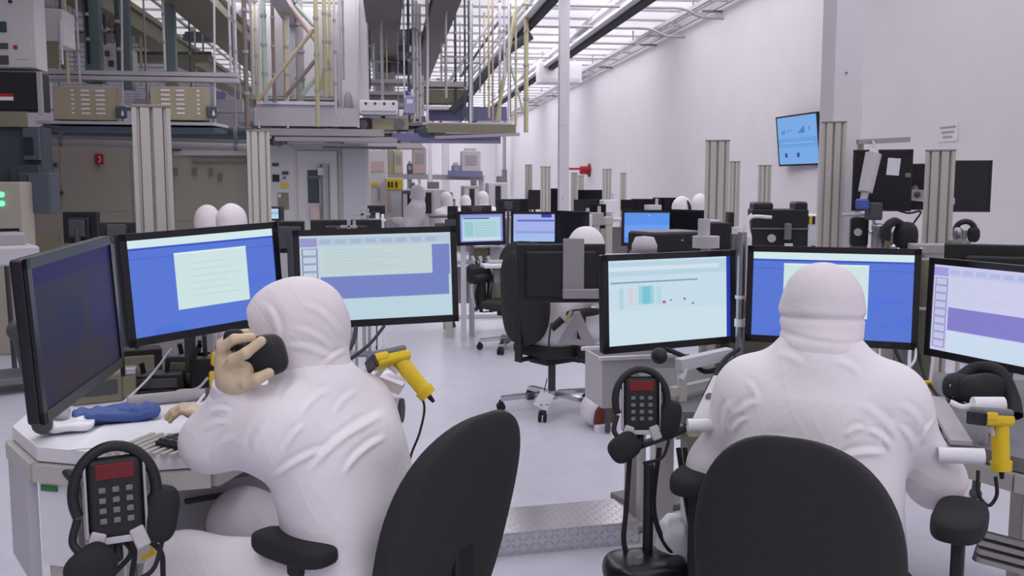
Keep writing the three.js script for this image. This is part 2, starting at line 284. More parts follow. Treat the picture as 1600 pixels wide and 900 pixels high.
// a flat monitor: housing, bezel strips, screen, back cover and mount plate; arm points are in room coordinates
function monitor(label, p, yaw, tilt, w, h, scr, o = {}) {
  const t = thing(o.name || 'monitor', label, o.category || 'monitor', p, yaw, o.group); t.rotation.order = 'YXZ'; t.rotation.x = tilt; t.rotation.z = o.roll || 0;
  const b = o.bezel || 0.023, bm = o.mat || M.blackGloss;
  part('housing', rb(w, h, 0.03, 0.008, 0, 0, -0.016), bm, t);
  part('bezel', [bx(w, b, 0.008, 0, h / 2 - b / 2, 0.003), bx(w, b * 1.15, 0.008, 0, -h / 2 + b * 0.575, 0.003), bx(b, h, 0.008, -w / 2 + b / 2, 0, 0.003), bx(b, h, 0.008, w / 2 - b / 2, 0, 0.003)], bm, t);
  const s = part('screen', new THREE.PlaneGeometry(w - 2 * b + 0.002, h - 2.1 * b + 0.002).translate(0, 0.001, 0.0015), scr || M.screenOff, t);
  if (scr && o.light) { const l = new THREE.RectAreaLight(o.light, 0.35, w - 2 * b, h - 2 * b); l.position.set(0, 0, 0.012); l.rotation.y = Math.PI; t.add(l); }
  part('back_cover', rb(w * 0.62, h * 0.66, 0.035, 0.015, 0, 0, -0.045), M.black, t);
  part('mount_plate', rb(0.12, 0.12, 0.016, 0.004, 0, 0, -0.07), M.darkGrey, t);
  if (o.arm) { // bent arm to a clamp on its support, built in the monitor's own frame
    t.updateMatrixWorld(true);
    const q = o.arm.map((v) => t.worldToLocal(v.clone()));
    const a = part('arm', [...q.slice(1).map((v, i) => rod(i ? q[i] : V(0, 0, -0.07), v, 0.02)), ...q.slice(1).map((v) => new THREE.SphereGeometry(0.03, 12, 8).translate(v.x, v.y, v.z))], M.darkGrey, t);
  }
  return t;
}
const NEAR = 'front monitors';
const violetLight = new THREE.Color(0.7, 0.8, 1.0);
monitor('large black monitor with a dim dark violet screen turned edge on beside the desk corner', [-0.757, 1.214, -2.479], rad(88.8), rad(-2.6), 0.61, 0.365, S.dim, { roll: rad(1.7), arm: [V(-0.9, 1.2, -2.5), V(-1.0, 1.15, -2.75), V(-1.02, 0.84, -2.95)] });
monitor('large black monitor showing a pale window on blue, facing the caller', [-0.617, 1.214, -3.413], rad(43), rad(-2.5), 0.61, 0.365, S.l2, { roll: rad(2.1), light: violetLight, arm: [V(-0.7, 1.2, -3.52), V(-0.72, 1.12, -3.6), V(-0.72, 0.84, -3.6)] });
monitor('large black monitor showing a grey table over a violet band, above the yellow scanner', [-0.04, 1.199, -3.632], rad(9.2), rad(-2.9), 0.61, 0.365, S.l3, { roll: rad(0.8), light: violetLight, arm: [V(-0.05, 1.2, -3.74), V(-0.25, 1.18, -3.78), V(-0.3, 1.1, -3.72), V(-0.3, 0.84, -3.6)] });
monitor('large black monitor with a pale spreadsheet and a few red marks, above the keypad phone', [1.065, 1.104, -3.544], rad(19.1), rad(-2.7), 0.61, 0.365, S.r1, { light: violetLight, arm: [V(1.03, 1.1, -3.66), V(1.2, 1.1, -3.8), V(1.34, 1.08, -3.72), V(1.34, 0.82, -3.7)] });
monitor('large black monitor showing a pale window on blue behind the hooded worker seen from behind', [1.624, 1.13, -3.379], rad(-27.3), rad(-2.8), 0.61, 0.365, S.r2, { light: violetLight, arm: [V(1.68, 1.12, -3.5), V(1.7, 1.1, -3.6), V(1.7, 0.82, -3.6)] });
monitor('large black monitor showing a lilac table with a violet block, above the upright yellow scanner', [2.084, 1.09, -3.068], rad(-74), rad(-1), 0.61, 0.365, S.r3, { light: violetLight, arm: [V(2.2, 1.08, -3.1), V(2.25, 1.05, -3.2), V(2.22, 0.82, -3.2)] });
// ------------------------------------------------------------------ grooved aluminium posts
function profileShape(W, Dp, slots) {
  const pts = [], g = 0.007, dp = 0.028, side = (x0, y0, x1, y1, nx, ny, n) => {
    pts.push([x0, y0]);
    for (let k = 0; k < n; k++) {
      const f = (k + 0.5) / n, L = Math.hypot(x1 - x0, y1 - y0), ex = (x1 - x0) / L, ey = (y1 - y0) / L, cx = x0 + ex * L * f, cy = y0 + ey * L * f;
      pts.push([cx - ex * g, cy - ey * g], [cx - ex * g - nx * dp, cy - ey * g - ny * dp], [cx + ex * g - nx * dp, cy + ey * g - ny * dp], [cx + ex * g, cy + ey * g]);
    }
  };
  const a = W / 2, b = Dp / 2;
  side(-a, -b, a, -b, 0, -1, slots); side(a, -b, a, b, 1, 0, Math.max(1, Math.round(slots / 2))); side(a, b, -a, b, 0, 1, slots); side(-a, b, -a, -b, -1, 0, Math.max(1, Math.round(slots / 2)));
  return pts;
}
const postGeo = new Map();
function post(u0, u1, vtop, D, label, o = {}) {
  const W = o.w || 0.16, Dp = o.d || W * 0.5, c = at((u0 + u1) / 2, vtop, D), h = c.y;
  const t = thing('aluminium_post', label, 'post', [c.x, 0, c.z], o.turn ?? Math.atan2(-c.x, -c.z), o.group);
  const key = W + '|' + Dp; if (!postGeo.has(key)) postGeo.set(key, extrude(profileShape(W, Dp, o.slots || 3), 1).rotateX(-Math.PI / 2));
  const s = part('extrusion', postGeo.get(key), M.alu, t); s.scale.y = h - 0.01;
  part('end_cap', rb(W + 0.004, 0.012, Dp + 0.004, 0.003, 0, h - 0.005, 0), M.aluDark, t);
  part('foot', rb(W + 0.1, 0.03, Dp + 0.1, 0.004, 0, 0.015, 0), M.aluDark, t);
  return t;
}
post(205, 266, 165, 4.0, 'tall grooved aluminium post behind the blue screen beside the dim monitor', { w: 0.15 });
post(386, 420, 204, 7.0, 'grooved aluminium post standing in front of the white tool door panels');
post(1103, 1140, 219, 6.6, 'broad grooved aluminium post rising behind the spreadsheet monitor', {});
post(1285, 1322, 190, 6.05, 'grooved aluminium post standing right in front of the square white column', { w: 0.15 });
post(1448, 1492, 234, 5.6, 'grooved aluminium post between two switched off wall side monitors', {});
for (const [a, b, v, D, l] of [[1140, 1157, 252, 10.8, 'narrow looking grooved post right against the broad post'], [1185, 1206, 258, 10.6, 'grooved post standing alone below the wall screen'], [820, 832, 257, 17, 'lilac tinted grooved post with a dark clip nearest the walkway corner'], [844, 861, 260, 14, 'grooved post just left of the slim white column'], [892, 903, 270, 17.5, 'grooved post just right of the slim white column'], [903, 913, 274, 18.5, 'shorter grooved post below the red wall valve'], [941, 956, 264, 14.5, 'grooved post above the far blank monitors between two slimmer posts'], [969, 979, 270, 17, 'slimmest grooved post standing near the bare white wall']])
  post(a, b, v, D, l, { w: px(b - a, D) * 0.95 });
// wall screen
{ const p = atX(1246, 219, WX - 0.09); monitor('wall mounted screen with pale blue dashboard charts high on the white wall', p, rad(-86), rad(6), 1.0, 0.6, S.tv, { name: 'wall_screen', category: 'screen', bezel: 0.018 }); }
// ------------------------------------------------------------------ smooth bodies meshed from distance fields (surface nets)
function sdfMesh(f, lo, hi, cell) {
  const n = [0, 1, 2].map((k) => Math.ceil((hi[k] - lo[k]) / cell) + 1), [nx, ny, nz] = n, val = new Float32Array(nx * ny * nz);
  for (let k = 0, i = 0; k < nz; k++) for (let j = 0; j < ny; j++) for (let a = 0; a < nx; a++, i++) val[i] = f(lo[0] + a * cell, lo[1] + j * cell, lo[2] + k * cell);
  const id = new Int32Array(nx * ny * nz).fill(-1), pos = [], ix = [], at3 = (a, j, k) => (k * ny + j) * nx + a;
  for (let k = 0; k < nz - 1; k++) for (let j = 0; j < ny - 1; j++) for (let a = 0; a < nx - 1; a++) {
    let cnt = 0, sx = 0, sy = 0, sz = 0; const c = [];
    for (let m = 0; m < 8; m++) c.push(val[at3(a + (m & 1), j + ((m >> 1) & 1), k + (m >> 2))]);
    let neg = 0; for (const v of c) if (v < 0) neg++; if (neg === 0 || neg === 8) continue;
    for (let m = 0; m < 8; m++) for (const bit of [1, 2, 4]) if (!(m & bit)) {
      const q = m | bit; if ((c[m] < 0) === (c[q] < 0)) continue;
      const t = c[m] / (c[m] - c[q]); cnt++;
      sx += (m & 1) + (bit === 1 ? t : 0); sy += ((m >> 1) & 1) + (bit === 2 ? t : 0); sz += (m >> 2) + (bit === 4 ? t : 0);
    }
    id[at3(a, j, k)] = pos.length / 3; pos.push(lo[0] + (a + sx / cnt) * cell, lo[1] + (j + sy / cnt) * cell, lo[2] + (k + sz / cnt) * cell);
  }
  for (let k = 1; k < nz - 1; k++) for (let j = 1; j < ny - 1; j++) for (let a = 1; a < nx - 1; a++) {
    const v0 = val[at3(a, j, k)] < 0;
    const quad = (p, q, r, s, flip) => { if (p < 0 || q < 0 || r < 0 || s < 0) return; flip ? ix.push(p, r, q, p, s, r) : ix.push(p, q, r, p, r, s); };
    if (v0 !== val[at3(a + 1, j, k)] < 0) quad(id[at3(a, j - 1, k - 1)], id[at3(a, j, k - 1)], id[at3(a, j, k)], id[at3(a, j - 1, k)], !v0);
    if (v0 !== val[at3(a, j + 1, k)] < 0) quad(id[at3(a - 1, j, k - 1)], id[at3(a - 1, j, k)], id[at3(a, j, k)], id[at3(a, j, k - 1)], !v0);
    if (v0 !== val[at3(a, j, k + 1)] < 0) quad(id[at3(a - 1, j - 1, k)], id[at3(a, j - 1, k)], id[at3(a, j, k)], id[at3(a - 1, j, k)], !v0);
  }
  const g = new THREE.BufferGeometry(); g.setAttribute('position', new THREE.Float32BufferAttribute(pos, 3)); g.setIndex(ix);
  const N = new Float32Array(pos.length), e = cell * 0.5;
  for (let i = 0; i < pos.length; i += 3) {
    const [x, y, z] = [pos[i], pos[i + 1], pos[i + 2]];
    let a = f(x + e, y, z) - f(x - e, y, z), b = f(x, y + e, z) - f(x, y - e, z), c = f(x, y, z + e) - f(x, y, z - e); const L = Math.hypot(a, b, c) || 1;
    N[i] = a / L; N[i + 1] = b / L; N[i + 2] = c / L;
  }
  g.setAttribute('normal', new THREE.BufferAttribute(N, 3));
  const uv = new Float32Array(pos.length / 3 * 2); for (let i = 0; i < pos.length / 3; i++) { uv[2 * i] = (pos[3 * i] + pos[3 * i + 2] * 0.8) * 0.8; uv[2 * i + 1] = (pos[3 * i + 1] + pos[3 * i + 2] * 0.4) * 0.8; }
  g.setAttribute('uv', new THREE.BufferAttribute(uv, 2)); return g;
}
const smin = (a, b, k) => { const h = Math.max(k - Math.abs(a - b), 0) / k; return Math.min(a, b) - h * h * k * 0.25; };
function cap(x, y, z, s) { // s: ax ay az bx by bz ra rb
  const bx_ = s[3] - s[0], by = s[4] - s[1], bz = s[5] - s[2], px_ = x - s[0], py = y - s[1], pz = z - s[2];
  const t = Math.min(1, Math.max(0, (px_ * bx_ + py * by + pz * bz) / (bx_ * bx_ + by * by + bz * bz + 1e-9)));
  return Math.hypot(px_ - bx_ * t, py - by * t, pz - bz * t) - (s[6] + (s[7] - s[6]) * t);
}
const ell = (x, y, z, a, b, c) => { const k0 = Math.hypot(x / a, y / b, z / c), k1 = Math.hypot(x / a / a, y / b / b, z / c / c) || 1e-6; return k0 * (k0 - 1) / k1; };
const C = (a, b, ra, rb_) => [...a, ...b, ra, rb_];
// gloved hands: palm and five fingers; wrist at the origin, fingers towards -z, palm down
function handField(chains, palm) {
  return (x, y, z) => { let d = 9; for (const s of palm) d = smin(d, cap(x, y, z, s), 0.018); let f = 9; for (const ch of chains) { let c = 9; for (const s of ch) c = smin(c, cap(x, y, z, s), 0.006); f = Math.min(f, c); } return smin(d, f, 0.01); };
}
const chain = (pts, r0, r1) => pts.slice(1).map((p, i) => C(pts[i], p, r0 + (r1 - r0) * i / (pts.length - 1), r0 + (r1 - r0) * (i + 1) / (pts.length - 1)));
const relaxedHand = (() => {
  const palm = [C([0, 0, 0.03], [0, 0, -0.03], 0.03, 0.03), C([-0.028, 0, -0.035], [-0.03, 0, -0.085], 0.017, 0.014), C([0, 0, -0.03], [0, 0.002, -0.09], 0.018, 0.015), C([0.025, 0, -0.035], [0.028, 0, -0.088], 0.018, 0.015)];
  const fx = [[-0.033, 0.056, 0.0083], [-0.011, 0.072, 0.009], [0.011, 0.078, 0.0093], [0.032, 0.07, 0.0092]];
  const ch = fx.map(([x, L, r]) => chain([[x, 0, -0.085], [x * 1.1, 0.004, -0.085 - L * 0.42], [x * 1.12, -0.012, -0.085 - L * 0.72], [x * 1.1, -0.03, -0.085 - L * 0.9]], r * 1.06, r * 0.85));
  ch.push(chain([[0.028, -0.004, -0.02], [0.052, -0.012, -0.05], [0.06, -0.02, -0.082], [0.056, -0.026, -0.1]], 0.0125, 0.009));
  return sdfMesh(handField(ch, palm), [-0.08, -0.06, -0.2], [0.09, 0.05, 0.07], 0.0035);
})();
const relaxedHandMirror = (() => { const g = relaxedHand.clone().scale(-1, 1, 1); const i = g.index.array; for (let k = 0; k < i.length; k += 3) { const t = i[k]; i[k] = i[k + 1]; i[k + 1] = t; } return g; })();
// a seated or leaning person in a white hooded suit. Local frame: faces -z, origin on the floor below the hips. -x is the person's left.
function person(label, p, turn, o) {
  const t = thing('person', label, 'person', p, turn, o.group), cell = o.cell || 0.011, J = o.j;
  const h = J.hip, c = J.chest, hd = J.head, nk = J.neck, mid = [(h[0] + c[0]) / 2, (h[1] + c[1]) / 2, (h[2] + c[2]) / 2 + 0.03], bulk = o.bulk || 1;
  const add = (q, x, y = 0, z = 0) => [q[0] + x, q[1] + y, q[2] + z];
  const torso = [C(add(h, -0.075), add(h, 0.075), 0.148 * bulk, 0.148 * bulk), C(add(mid, -0.075), add(mid, 0.075), 0.145 * bulk, 0.145 * bulk), C(add(c, -0.1), add(c, 0.1), 0.135 * bulk, 0.135 * bulk), C(h, c, 0.14, 0.14), C(J.sL, J.sR, 0.082, 0.082), C(add(c, 0, 0.05), nk, 0.11, 0.07), C(nk, hd, 0.062, 0.06), C([nk[0], nk[1] - 0.03, nk[2] + 0.02], add(J.sL, 0.03, 0.0), 0.085, 0.075), C([nk[0], nk[1] - 0.03, nk[2] + 0.02], add(J.sR, -0.03, 0.0), 0.085, 0.075)];
  const limbs = [C(J.sL, J.eL, 0.085, 0.068), C(J.eL, J.wL, 0.066, 0.047), C(J.sR, J.eR, 0.085, 0.068), C(J.eR, J.wR, 0.066, 0.047), C(add(h, -0.095), J.kL, 0.112, 0.088), C(J.kL, J.aL, 0.085, 0.062), C(add(h, 0.095), J.kR, 0.112, 0.088), C(J.kR, J.aR, 0.085, 0.062)];
  const toe = (a, k) => { const dx = o.toe ? o.toe[0] : 0, dz = o.toe ? o.toe[1] : -0.17; return [a[0] + dx, 0.045, a[2] + dz]; };
  const feet = [C(add(J.aL, 0, -0.02), toe(J.aL), 0.055, 0.045), C(add(J.aR, 0, -0.02), toe(J.aR), 0.055, 0.045)];
  const cy = Math.cos(o.headYaw || 0), sy = Math.sin(o.headYaw || 0), cp = Math.cos(o.headPitch || 0), sp = Math.sin(o.headPitch || 0);
  const toHead = (x, y, z) => { const dx = x - hd[0], dy = y - hd[1], dz = z - hd[2]; const x1 = dx * cy - dz * sy, z1 = dx * sy + dz * cy; return [x1, dy * cp + z1 * sp, z1 * cp - dy * sp]; };
  const W = o.wrinkle ?? 0.006;
  // cloth folds: ridge and valley along lines drawn on the camera side of the suit
  t.updateMatrixWorld(true);
  const toCam = t.worldToLocal(camera.position.clone()).sub(V(...c)).setY(0).normalize(), side = V(toCam.z, 0, -toCam.x);
  const lines = (o.folds || []).map(([u0, v0, u1, v1, A, s2, D]) => { const p = t.worldToLocal(at(u0, v0, D || o.foldD)), q = t.worldToLocal(at(u1, v1, D || o.foldD)); const X0 = p.dot(side), X1 = q.dot(side), L = Math.hypot(X1 - X0, q.y - p.y); return [X0, p.y, (X1 - X0) / L, (q.y - p.y) / L, L, A * 0.75, s2 * 0.75]; });
  const foldAt = (x, y, z) => {
    if ((x - c[0]) * toCam.x + (z - c[2]) * toCam.z < -0.03) return 0;
    const X = x * side.x + z * side.z; let r = 0;
    for (const [X0, Y0, dx, dy, L, A, s2] of lines) {
      const ax = X - X0, ay = y - Y0, l = (ax * dx + ay * dy) / L; if (l < 0 || l > 1) continue;
      const bow = 0.12 * L * (4 * l * (1 - l)), n = (ax * -dy + ay * dx - bow) / s2; if (n < -3 || n > 5) continue;
      const tp = Math.min(1, 4 * l) * Math.min(1, 4 * (1 - l)); r += A * tp * (Math.exp(-n * n) - 0.75 * Math.exp(-((n - 1.7) ** 2)));
    }
    return r;
  };
  const fold = (x, y, z) => W * 0.6 * NZ.noise(x * 6, y * 6, z * 6) + foldAt(x, y, z);
  const headD = (x, y, z) => { const [a, b, e] = toHead(x, y, z); let d = smin(ell(a, b - 0.015, e + 0.005, 0.076, 0.105, 0.096), ell(a, b + 0.055, e + 0.035, 0.056, 0.062, 0.06), 0.04); d = smin(d, cap(a, b, e, [0, 0.0, -0.095, 0, -0.03, -0.117, 0.009, 0.014]), 0.015); return smin(d, ell(a - 0.031, b - 0.004, e + 0.088, 0.014, 0.01, 0.01), 0.008); };
  const body = (x, y, z) => {
    let d = 9; for (const s of torso) d = smin(d, cap(x, y, z, s), 0.09); for (const s of limbs) d = smin(d, cap(x, y, z, s), 0.07); for (const s of feet) d = smin(d, cap(x, y, z, s), 0.04);
    if (d < 0.05 && d > -0.05) d -= fold(x, y, z); d = smin(d, headD(x, y, z), 0.02); return Math.max(d, 0.004 - y);
  };
  const all = [h, c, hd, J.eL, J.eR, J.wL, J.wR, J.kL, J.kR, J.aL, J.aR, toe(J.aL), toe(J.aR), J.sL, J.sR];
  const lo = [0, 1, 2].map((k) => Math.min(...all.map((q) => q[k])) - 0.2), hi = [0, 1, 2].map((k) => Math.max(...all.map((q) => q[k])) + 0.2); lo[1] = -0.03;
  const bg = sdfMesh(body, lo, hi, cell), P = bg.attributes.position, col = new Float32Array(P.count * 3), skin = new THREE.Color(0xd9a58c), suit = new THREE.Color(0xf0ebf0);
  for (let i = 0; i < P.count; i++) { const k = headD(P.getX(i), P.getY(i), P.getZ(i)) < 0.006 ? skin : suit; col[3 * i] = k.r; col[3 * i + 1] = k.g; col[3 * i + 2] = k.b; }
  bg.setAttribute('color', new THREE.BufferAttribute(col, 3));
  part('body', bg, bodyMat, t);
  const hn = [nk[0] - hd[0], nk[1] - hd[1], nk[2] - hd[2]], HR = o.hoodR || [0.116, 0.142, 0.134];
  const hoodF = (x, y, z) => {
    const [a, b, e] = toHead(x, y, z); let d = ell(a, b - 0.018, e - 0.008, ...HR);
    d = smin(d, cap(x, y, z, [hd[0], hd[1] - 0.045, hd[2] + 0.015, nk[0], nk[1] + 0.0, nk[2] + 0.02, 0.105, o.skirt || 0.108]), 0.05);
    if (d < 0.05) d -= (o.hoodW || 0.004) * NZ.noise(x * 11, y * 11, z * 11) + foldAt(x, y, z);
    if (o.band) { const q = b + 0.012 + 0.12 * a * a * 6; if (e > -0.06) { d += 0.006 * Math.exp(-((q / 0.008) ** 2)) - 0.002 * Math.exp(-(((q - 0.02) / 0.012) ** 2)); const q2 = b + 0.066 + a * 0.1; d += 0.004 * Math.exp(-((q2 / 0.008) ** 2)); } }
    return Math.max(d, -ell(a, b + 0.01, e + 0.15, 0.072, 0.1, 0.095));
  };
  part('hood', sdfMesh(hoodF, add(hd, -0.2, -0.26, -0.2), add(hd, 0.2, 0.2, 0.2), Math.min(cell, o.hoodCell || 0.008)), M.hood, t);
  const mk = part('face_mask', pillow(0.1, 0.075, 0.06, 0.8, 0.8, 16, 12), M.mask, t);
  mk.rotation.order = 'YXZ'; mk.rotation.set(o.headPitch ? -o.headPitch : 0, o.headYaw || 0, 0); const mo = V(0, -0.055, -0.1).applyEuler(mk.rotation); mk.position.set(hd[0] + mo.x, hd[1] + mo.y, hd[2] + mo.z);
  for (const [w, e, g, skip] of [[J.wL, J.eL, relaxedHandMirror, o.skipL], [J.wR, J.eR, relaxedHand, o.skipR]]) {
    if (skip) continue; const m = part('glove', g, M.glove, t), d = V(w[0] - e[0], (w[1] - e[1]) * 0.4, w[2] - e[2]).normalize();
    m.position.set(...w).addScaledVector(d, 0.03); m.quaternion.setFromRotationMatrix(new THREE.Matrix4().lookAt(V(0, 0, 0), d, UP));
  }
  return t;
}
const bodyMat = new THREE.MeshStandardMaterial({ color: 0xffffff, roughness: 0.85, vertexColors: true, bumpMap: crinkle, bumpScale: 0.0013 });
// ------------------------------------------------------------------ office chairs
function chair(label, p, turn, o = {}) {
  const t = thing('office_chair', label, 'office chair', p, turn, o.group), sh = o.seat || 0.47, bt = o.top || 0.96, bh = o.bh || 0.5, bw = o.bw || 0.47;
  part('seat', pillow(0.5, 0.09, 0.48, 0.45, 0.6).translate(0, sh - 0.04, -0.02), M.blackFabric, t);
  const bk = bend(pillow(bw, bh, 0.08, o.e1 || 0.75, 0.42, 48, 32), (v) => V(v.x, v.y, v.z - 0.55 * v.x * v.x + 0.12 * v.y * v.y));
  bk.rotateX(o.recline ?? 0.16); part('backrest', bk.translate(0, bt - bh / 2, 0.27), M.blackFabric, t);
  part('back_support', [rb(0.07, 0.02, 0.2, 0.008, 0, sh - 0.09, 0.2), rb(0.07, bt - bh / 2 - sh + 0.12, 0.02, 0.008, 0, (sh - 0.09 + bt - bh / 2) / 2, 0.295)], M.black, t);
  for (const s of [-1, 1]) {
    const a = part('armrest', bend(pillow(o.padW || 0.1, o.padH || 0.05, 0.27, 0.55, 0.65), (v) => V(v.x - s * 0.3 * v.z * v.z, v.y, v.z)).translate(s * (o.armX || 0.29), (o.arm || 0.67), -0.02), M.rubber, t);
    part('armrest_post', [rb(0.03, (o.arm || 0.67) - sh + 0.09, 0.06, 0.008, s * (o.armX || 0.29), ((o.arm || 0.67) + sh - 0.09) / 2, 0.0), rb(0.14, 0.02, 0.06, 0.006, s * 0.23, sh - 0.09, 0)], M.black, a);
  }
  part('mechanism', rb(0.2, 0.06, 0.26, 0.015, 0, sh - 0.11, 0), M.black, t);
  part('gas_column', [cyl(0.026, sh - 0.24, 0, 0.1 + (sh - 0.24) / 2, 0, 14), cyl(0.016, 0.12, 0, sh - 0.17, 0, 12)], M.darkGrey, t);
  const lever = part('lever', rod(V(0.08, sh - 0.1, -0.04), V(0.26, sh - 0.12, -0.08), 0.006), M.black, t);
  const base = part('base_hub', cyl(0.045, 0.06, 0, 0.11, 0, 16), M.chrome, t);
  for (let k = 0; k < 5; k++) {
    const a = k * 2 * Math.PI / 5 + (o.spin || 0.3), d = V(Math.cos(a), 0, Math.sin(a));
    part('base_leg', bar(d.clone().multiplyScalar(0.03).setY(0.115), d.clone().multiplyScalar(o.reach || 0.3).setY(0.085), 0.045, 0.03), M.chrome, t);
    const c = d.clone().multiplyScalar(o.reach || 0.3), cs = part('caster', [cyl(0.028, 0.018, 0, 0, -0.014, 14).rotateX(0), rb(0.03, 0.03, 0.05, 0.01, 0, 0.03, 0)].slice(1), M.black, t); cs.position.set(c.x, 0.03, c.z); cs.rotation.y = -a;
    for (const s of [-1, 1]) part('wheel', cyl(0.03, 0.016, 0, 0, 0, 16).rotateX(Math.PI / 2).translate(0, 0, s * 0.017), M.rubber, cs);
  }
  return t;
}
// ------------------------------------------------------------------ front left workstation
const DL = 0.8, DR = 0.78;
function bench(label, poly, y, legs, mats, extras) {
  const t = thing('workbench', label, 'workbench');
  part('bench_top', slab(poly, y - 0.04, y), mats[0], t);
  part('edge_rail', poly.map((p, i) => { const q = poly[(i + 1) % poly.length]; return bar(V(p[0], y - 0.07, p[1]), V(q[0], y - 0.07, q[1]), 0.045, 0.05); }), M.alu, t);
  for (const [x, z] of legs) { part('leg', rb(0.08, y - 0.09, 0.08, 0.006, x, (y - 0.09) / 2, z), M.alu, t); }
  if (extras) extras(t); return t;
}
bench('white topped workbench beside the caller carrying paper and a blue wipe pack', [[-1.0, -2.84], [-0.66, -2.7], [-0.5, -2.72], [-0.4, -2.98], [-0.04, -3.05], [-0.06, -3.85], [-1.22, -3.85], [-1.16, -3.1]], DL,
  [[-0.96, -2.93], [-0.66, -2.8], [-1.14, -3.75], [-0.12, -3.75], [-0.2, -3.12]], [M.white], (t) => {
    part('ribbed_front_plate', Array.from({ length: 9 }, (_, k) => bar(V(-0.78 + 0.026 * k, DL + 0.004, -2.74 + 0.008 * k), V(-0.7 + 0.026 * k, DL + 0.004, -2.93 + 0.008 * k), 0.014, 0.012)), M.alu, t);
    part('side_panel', [bar(V(-1.03, 0.56, -2.87), V(-1.17, 0.56, -3.12), 0.03, 0.34)], M.lightGrey, t);
    part('front_panel', [bar(V(-1.0, 0.6, -2.86), V(-0.9, 0.6, -2.82), 0.02, 0.3)], M.white, t);
    part('green_label', bar(V(-0.995, 0.68, -2.846), V(-0.945, 0.68, -2.826), 0.008, 0.016), M.green, t);
    part('lower_rail', [bar(V(-0.96, 0.22, -2.93), V(-0.66, 0.22, -2.8), 0.045, 0.045), bar(V(-0.66, 0.3, -2.8), V(-0.2, 0.3, -3.12), 0.045, 0.045)], M.alu, t);
    part('rear_shelf', slab([[-1.16, -3.5], [-0.1, -3.5], [-0.1, -3.8], [-1.16, -3.8]], 0.3, 0.33), M.grey, t);
  });
solo('paper_sheet', 'large white paper sheet lying on the workbench beside the caller', 'paper', extrude([[-0.16, -0.14], [0.17, -0.12], [0.15, 0.12], [-0.1, 0.13]].map((p) => [p[0] * 1.35, p[1]]), 0.002).rotateX(-Math.PI / 2), M.paper, [-0.72, DL + 0.001, -2.98], 0.25);
solo('wipe_pack', 'crumpled blue plastic wipe pack on the white workbench', 'wipe pack', bend(pillow(0.26, 0.035, 0.15, 0.6, 0.5, 48, 24), (v) => V(v.x, v.y + 0.012 * NZ.noise(v.x * 22, v.z * 22, 3) + 0.01 * NZ.noise(v.x * 50, v.z * 40, 7), v.z + 0.014 * NZ.noise(v.x * 18, v.y * 30, 1))), M.blue, [-0.86, DL + 0.022, -3.14], 0.35);
{ const t = thing('plastic_bag', 'thin crumpled white bag with grey edge beside the blue wipe pack', 'bag', [-0.97, DL, -3.02], 0.3);
  part('film', bend(pillow(0.15, 0.03, 0.12, 0.7, 0.6, 40, 20), (v) => V(v.x, v.y + 0.012 * NZ.noise(v.x * 30, v.z * 25, 5), v.z)).translate(0, 0.02, 0), M.whiteGloss, t);
  part('neck', bend(pillow(0.06, 0.06, 0.06, 0.9, 0.9, 16, 10), (v) => V(v.x + 0.01 * NZ.noise(v.y * 60, v.z * 60, 2), v.y, v.z)).translate(-0.02, 0.055, -0.04), M.lightGrey, t); }
{ const t = thing('spray_bottle', 'small clear bottle with a brown base under the dim monitor', 'bottle', [-1.04, DL, -3.13]);
  part('bottle', lathe([[0, 0], [0.03, 0], [0.032, 0.06], [0.02, 0.085], [0.012, 0.095], [0.012, 0.11], [0, 0.11]]), M.lightGrey, t); part('base_band', cyl(0.034, 0.035, 0, 0.018, 0), M.brown, t); part('cap', cyl(0.014, 0.03, 0, 0.12, 0), M.white, t); }
{ const t = thing('keyboard', 'black keyboard corner under the elbow of the caller', 'keyboard', [-0.52, DL, -2.86], 0.9);
  part('case', rb(0.3, 0.022, 0.13, 0.006, 0, 0.012, 0), M.black, t); for (let r = 0; r < 4; r++) for (let k = 0; k < 12; k++) part('key', bx(0.018, 0.008, 0.022, -0.132 + k * 0.024, 0.026, -0.045 + r * 0.03), M.darkGrey, t); }
// instruments and cables behind the paper
{ const t = thing('controller_box', 'low grey controller box with white and red ports behind the dim monitor', 'controller', [-1.02, DL, -3.5], 0.2);
  part('case', rb(0.26, 0.09, 0.18, 0.008, 0, 0.045, 0), M.olive, t); part('rail', bx(0.26, 0.018, 0.02, 0, 0.1, 0.08), M.lightGrey, t); part('warning_light', rb(0.04, 0.02, 0.02, 0.006, 0.06, 0.118, 0.06), M.red, t);
  for (let k = 0; k < 3; k++) part('connector', rb(0.03, 0.035, 0.03, 0.005, -0.08 + 0.06 * k, 0.05, 0.1), k === 1 ? M.white : M.darkGrey, t); }
{ const t = thing('junction_box', 'black junction box with cable stubs beside the grooved post', 'box', [-0.62, DL, -3.62], 0.1);
  part('case', rb(0.2, 0.12, 0.14, 0.01, 0, 0.06, 0), M.black, t); part('stub', rod(V(-0.05, 0.12, 0), V(-0.05, 0.2, 0.02), 0.008), M.darkGrey, t); part('stub', rod(V(0.04, 0.12, 0), V(0.05, 0.22, 0.0), 0.01), M.rubber, t); }
{ const p = at(290, 600, 4.05), t = thing('grey_cabinet', 'plain grey cabinet panel right of the grooved post behind the desk', 'cabinet', [p.x, 0, p.z], 0.15);
  part('body', rb(0.24, 1.0, 0.16, 0.006, 0, 0.5, 0), M.grey, t); part('top_rail', rb(0.25, 0.03, 0.17, 0.004, 0, 1.0, 0), M.alu, t); }
const cable = (label, pts, r, m, group, name = 'cable') => solo(name, label, 'cable', tube(pts, r, 48, 7), m, null, 0, group);
cable('thin white cable rising diagonally from the wipe pack to the blue screen', [at(172, 648, 3.22), at(200, 622, 3.3), at(235, 588, 3.42), at(268, 545, 3.5)], 0.0045, M.pipeWhite);
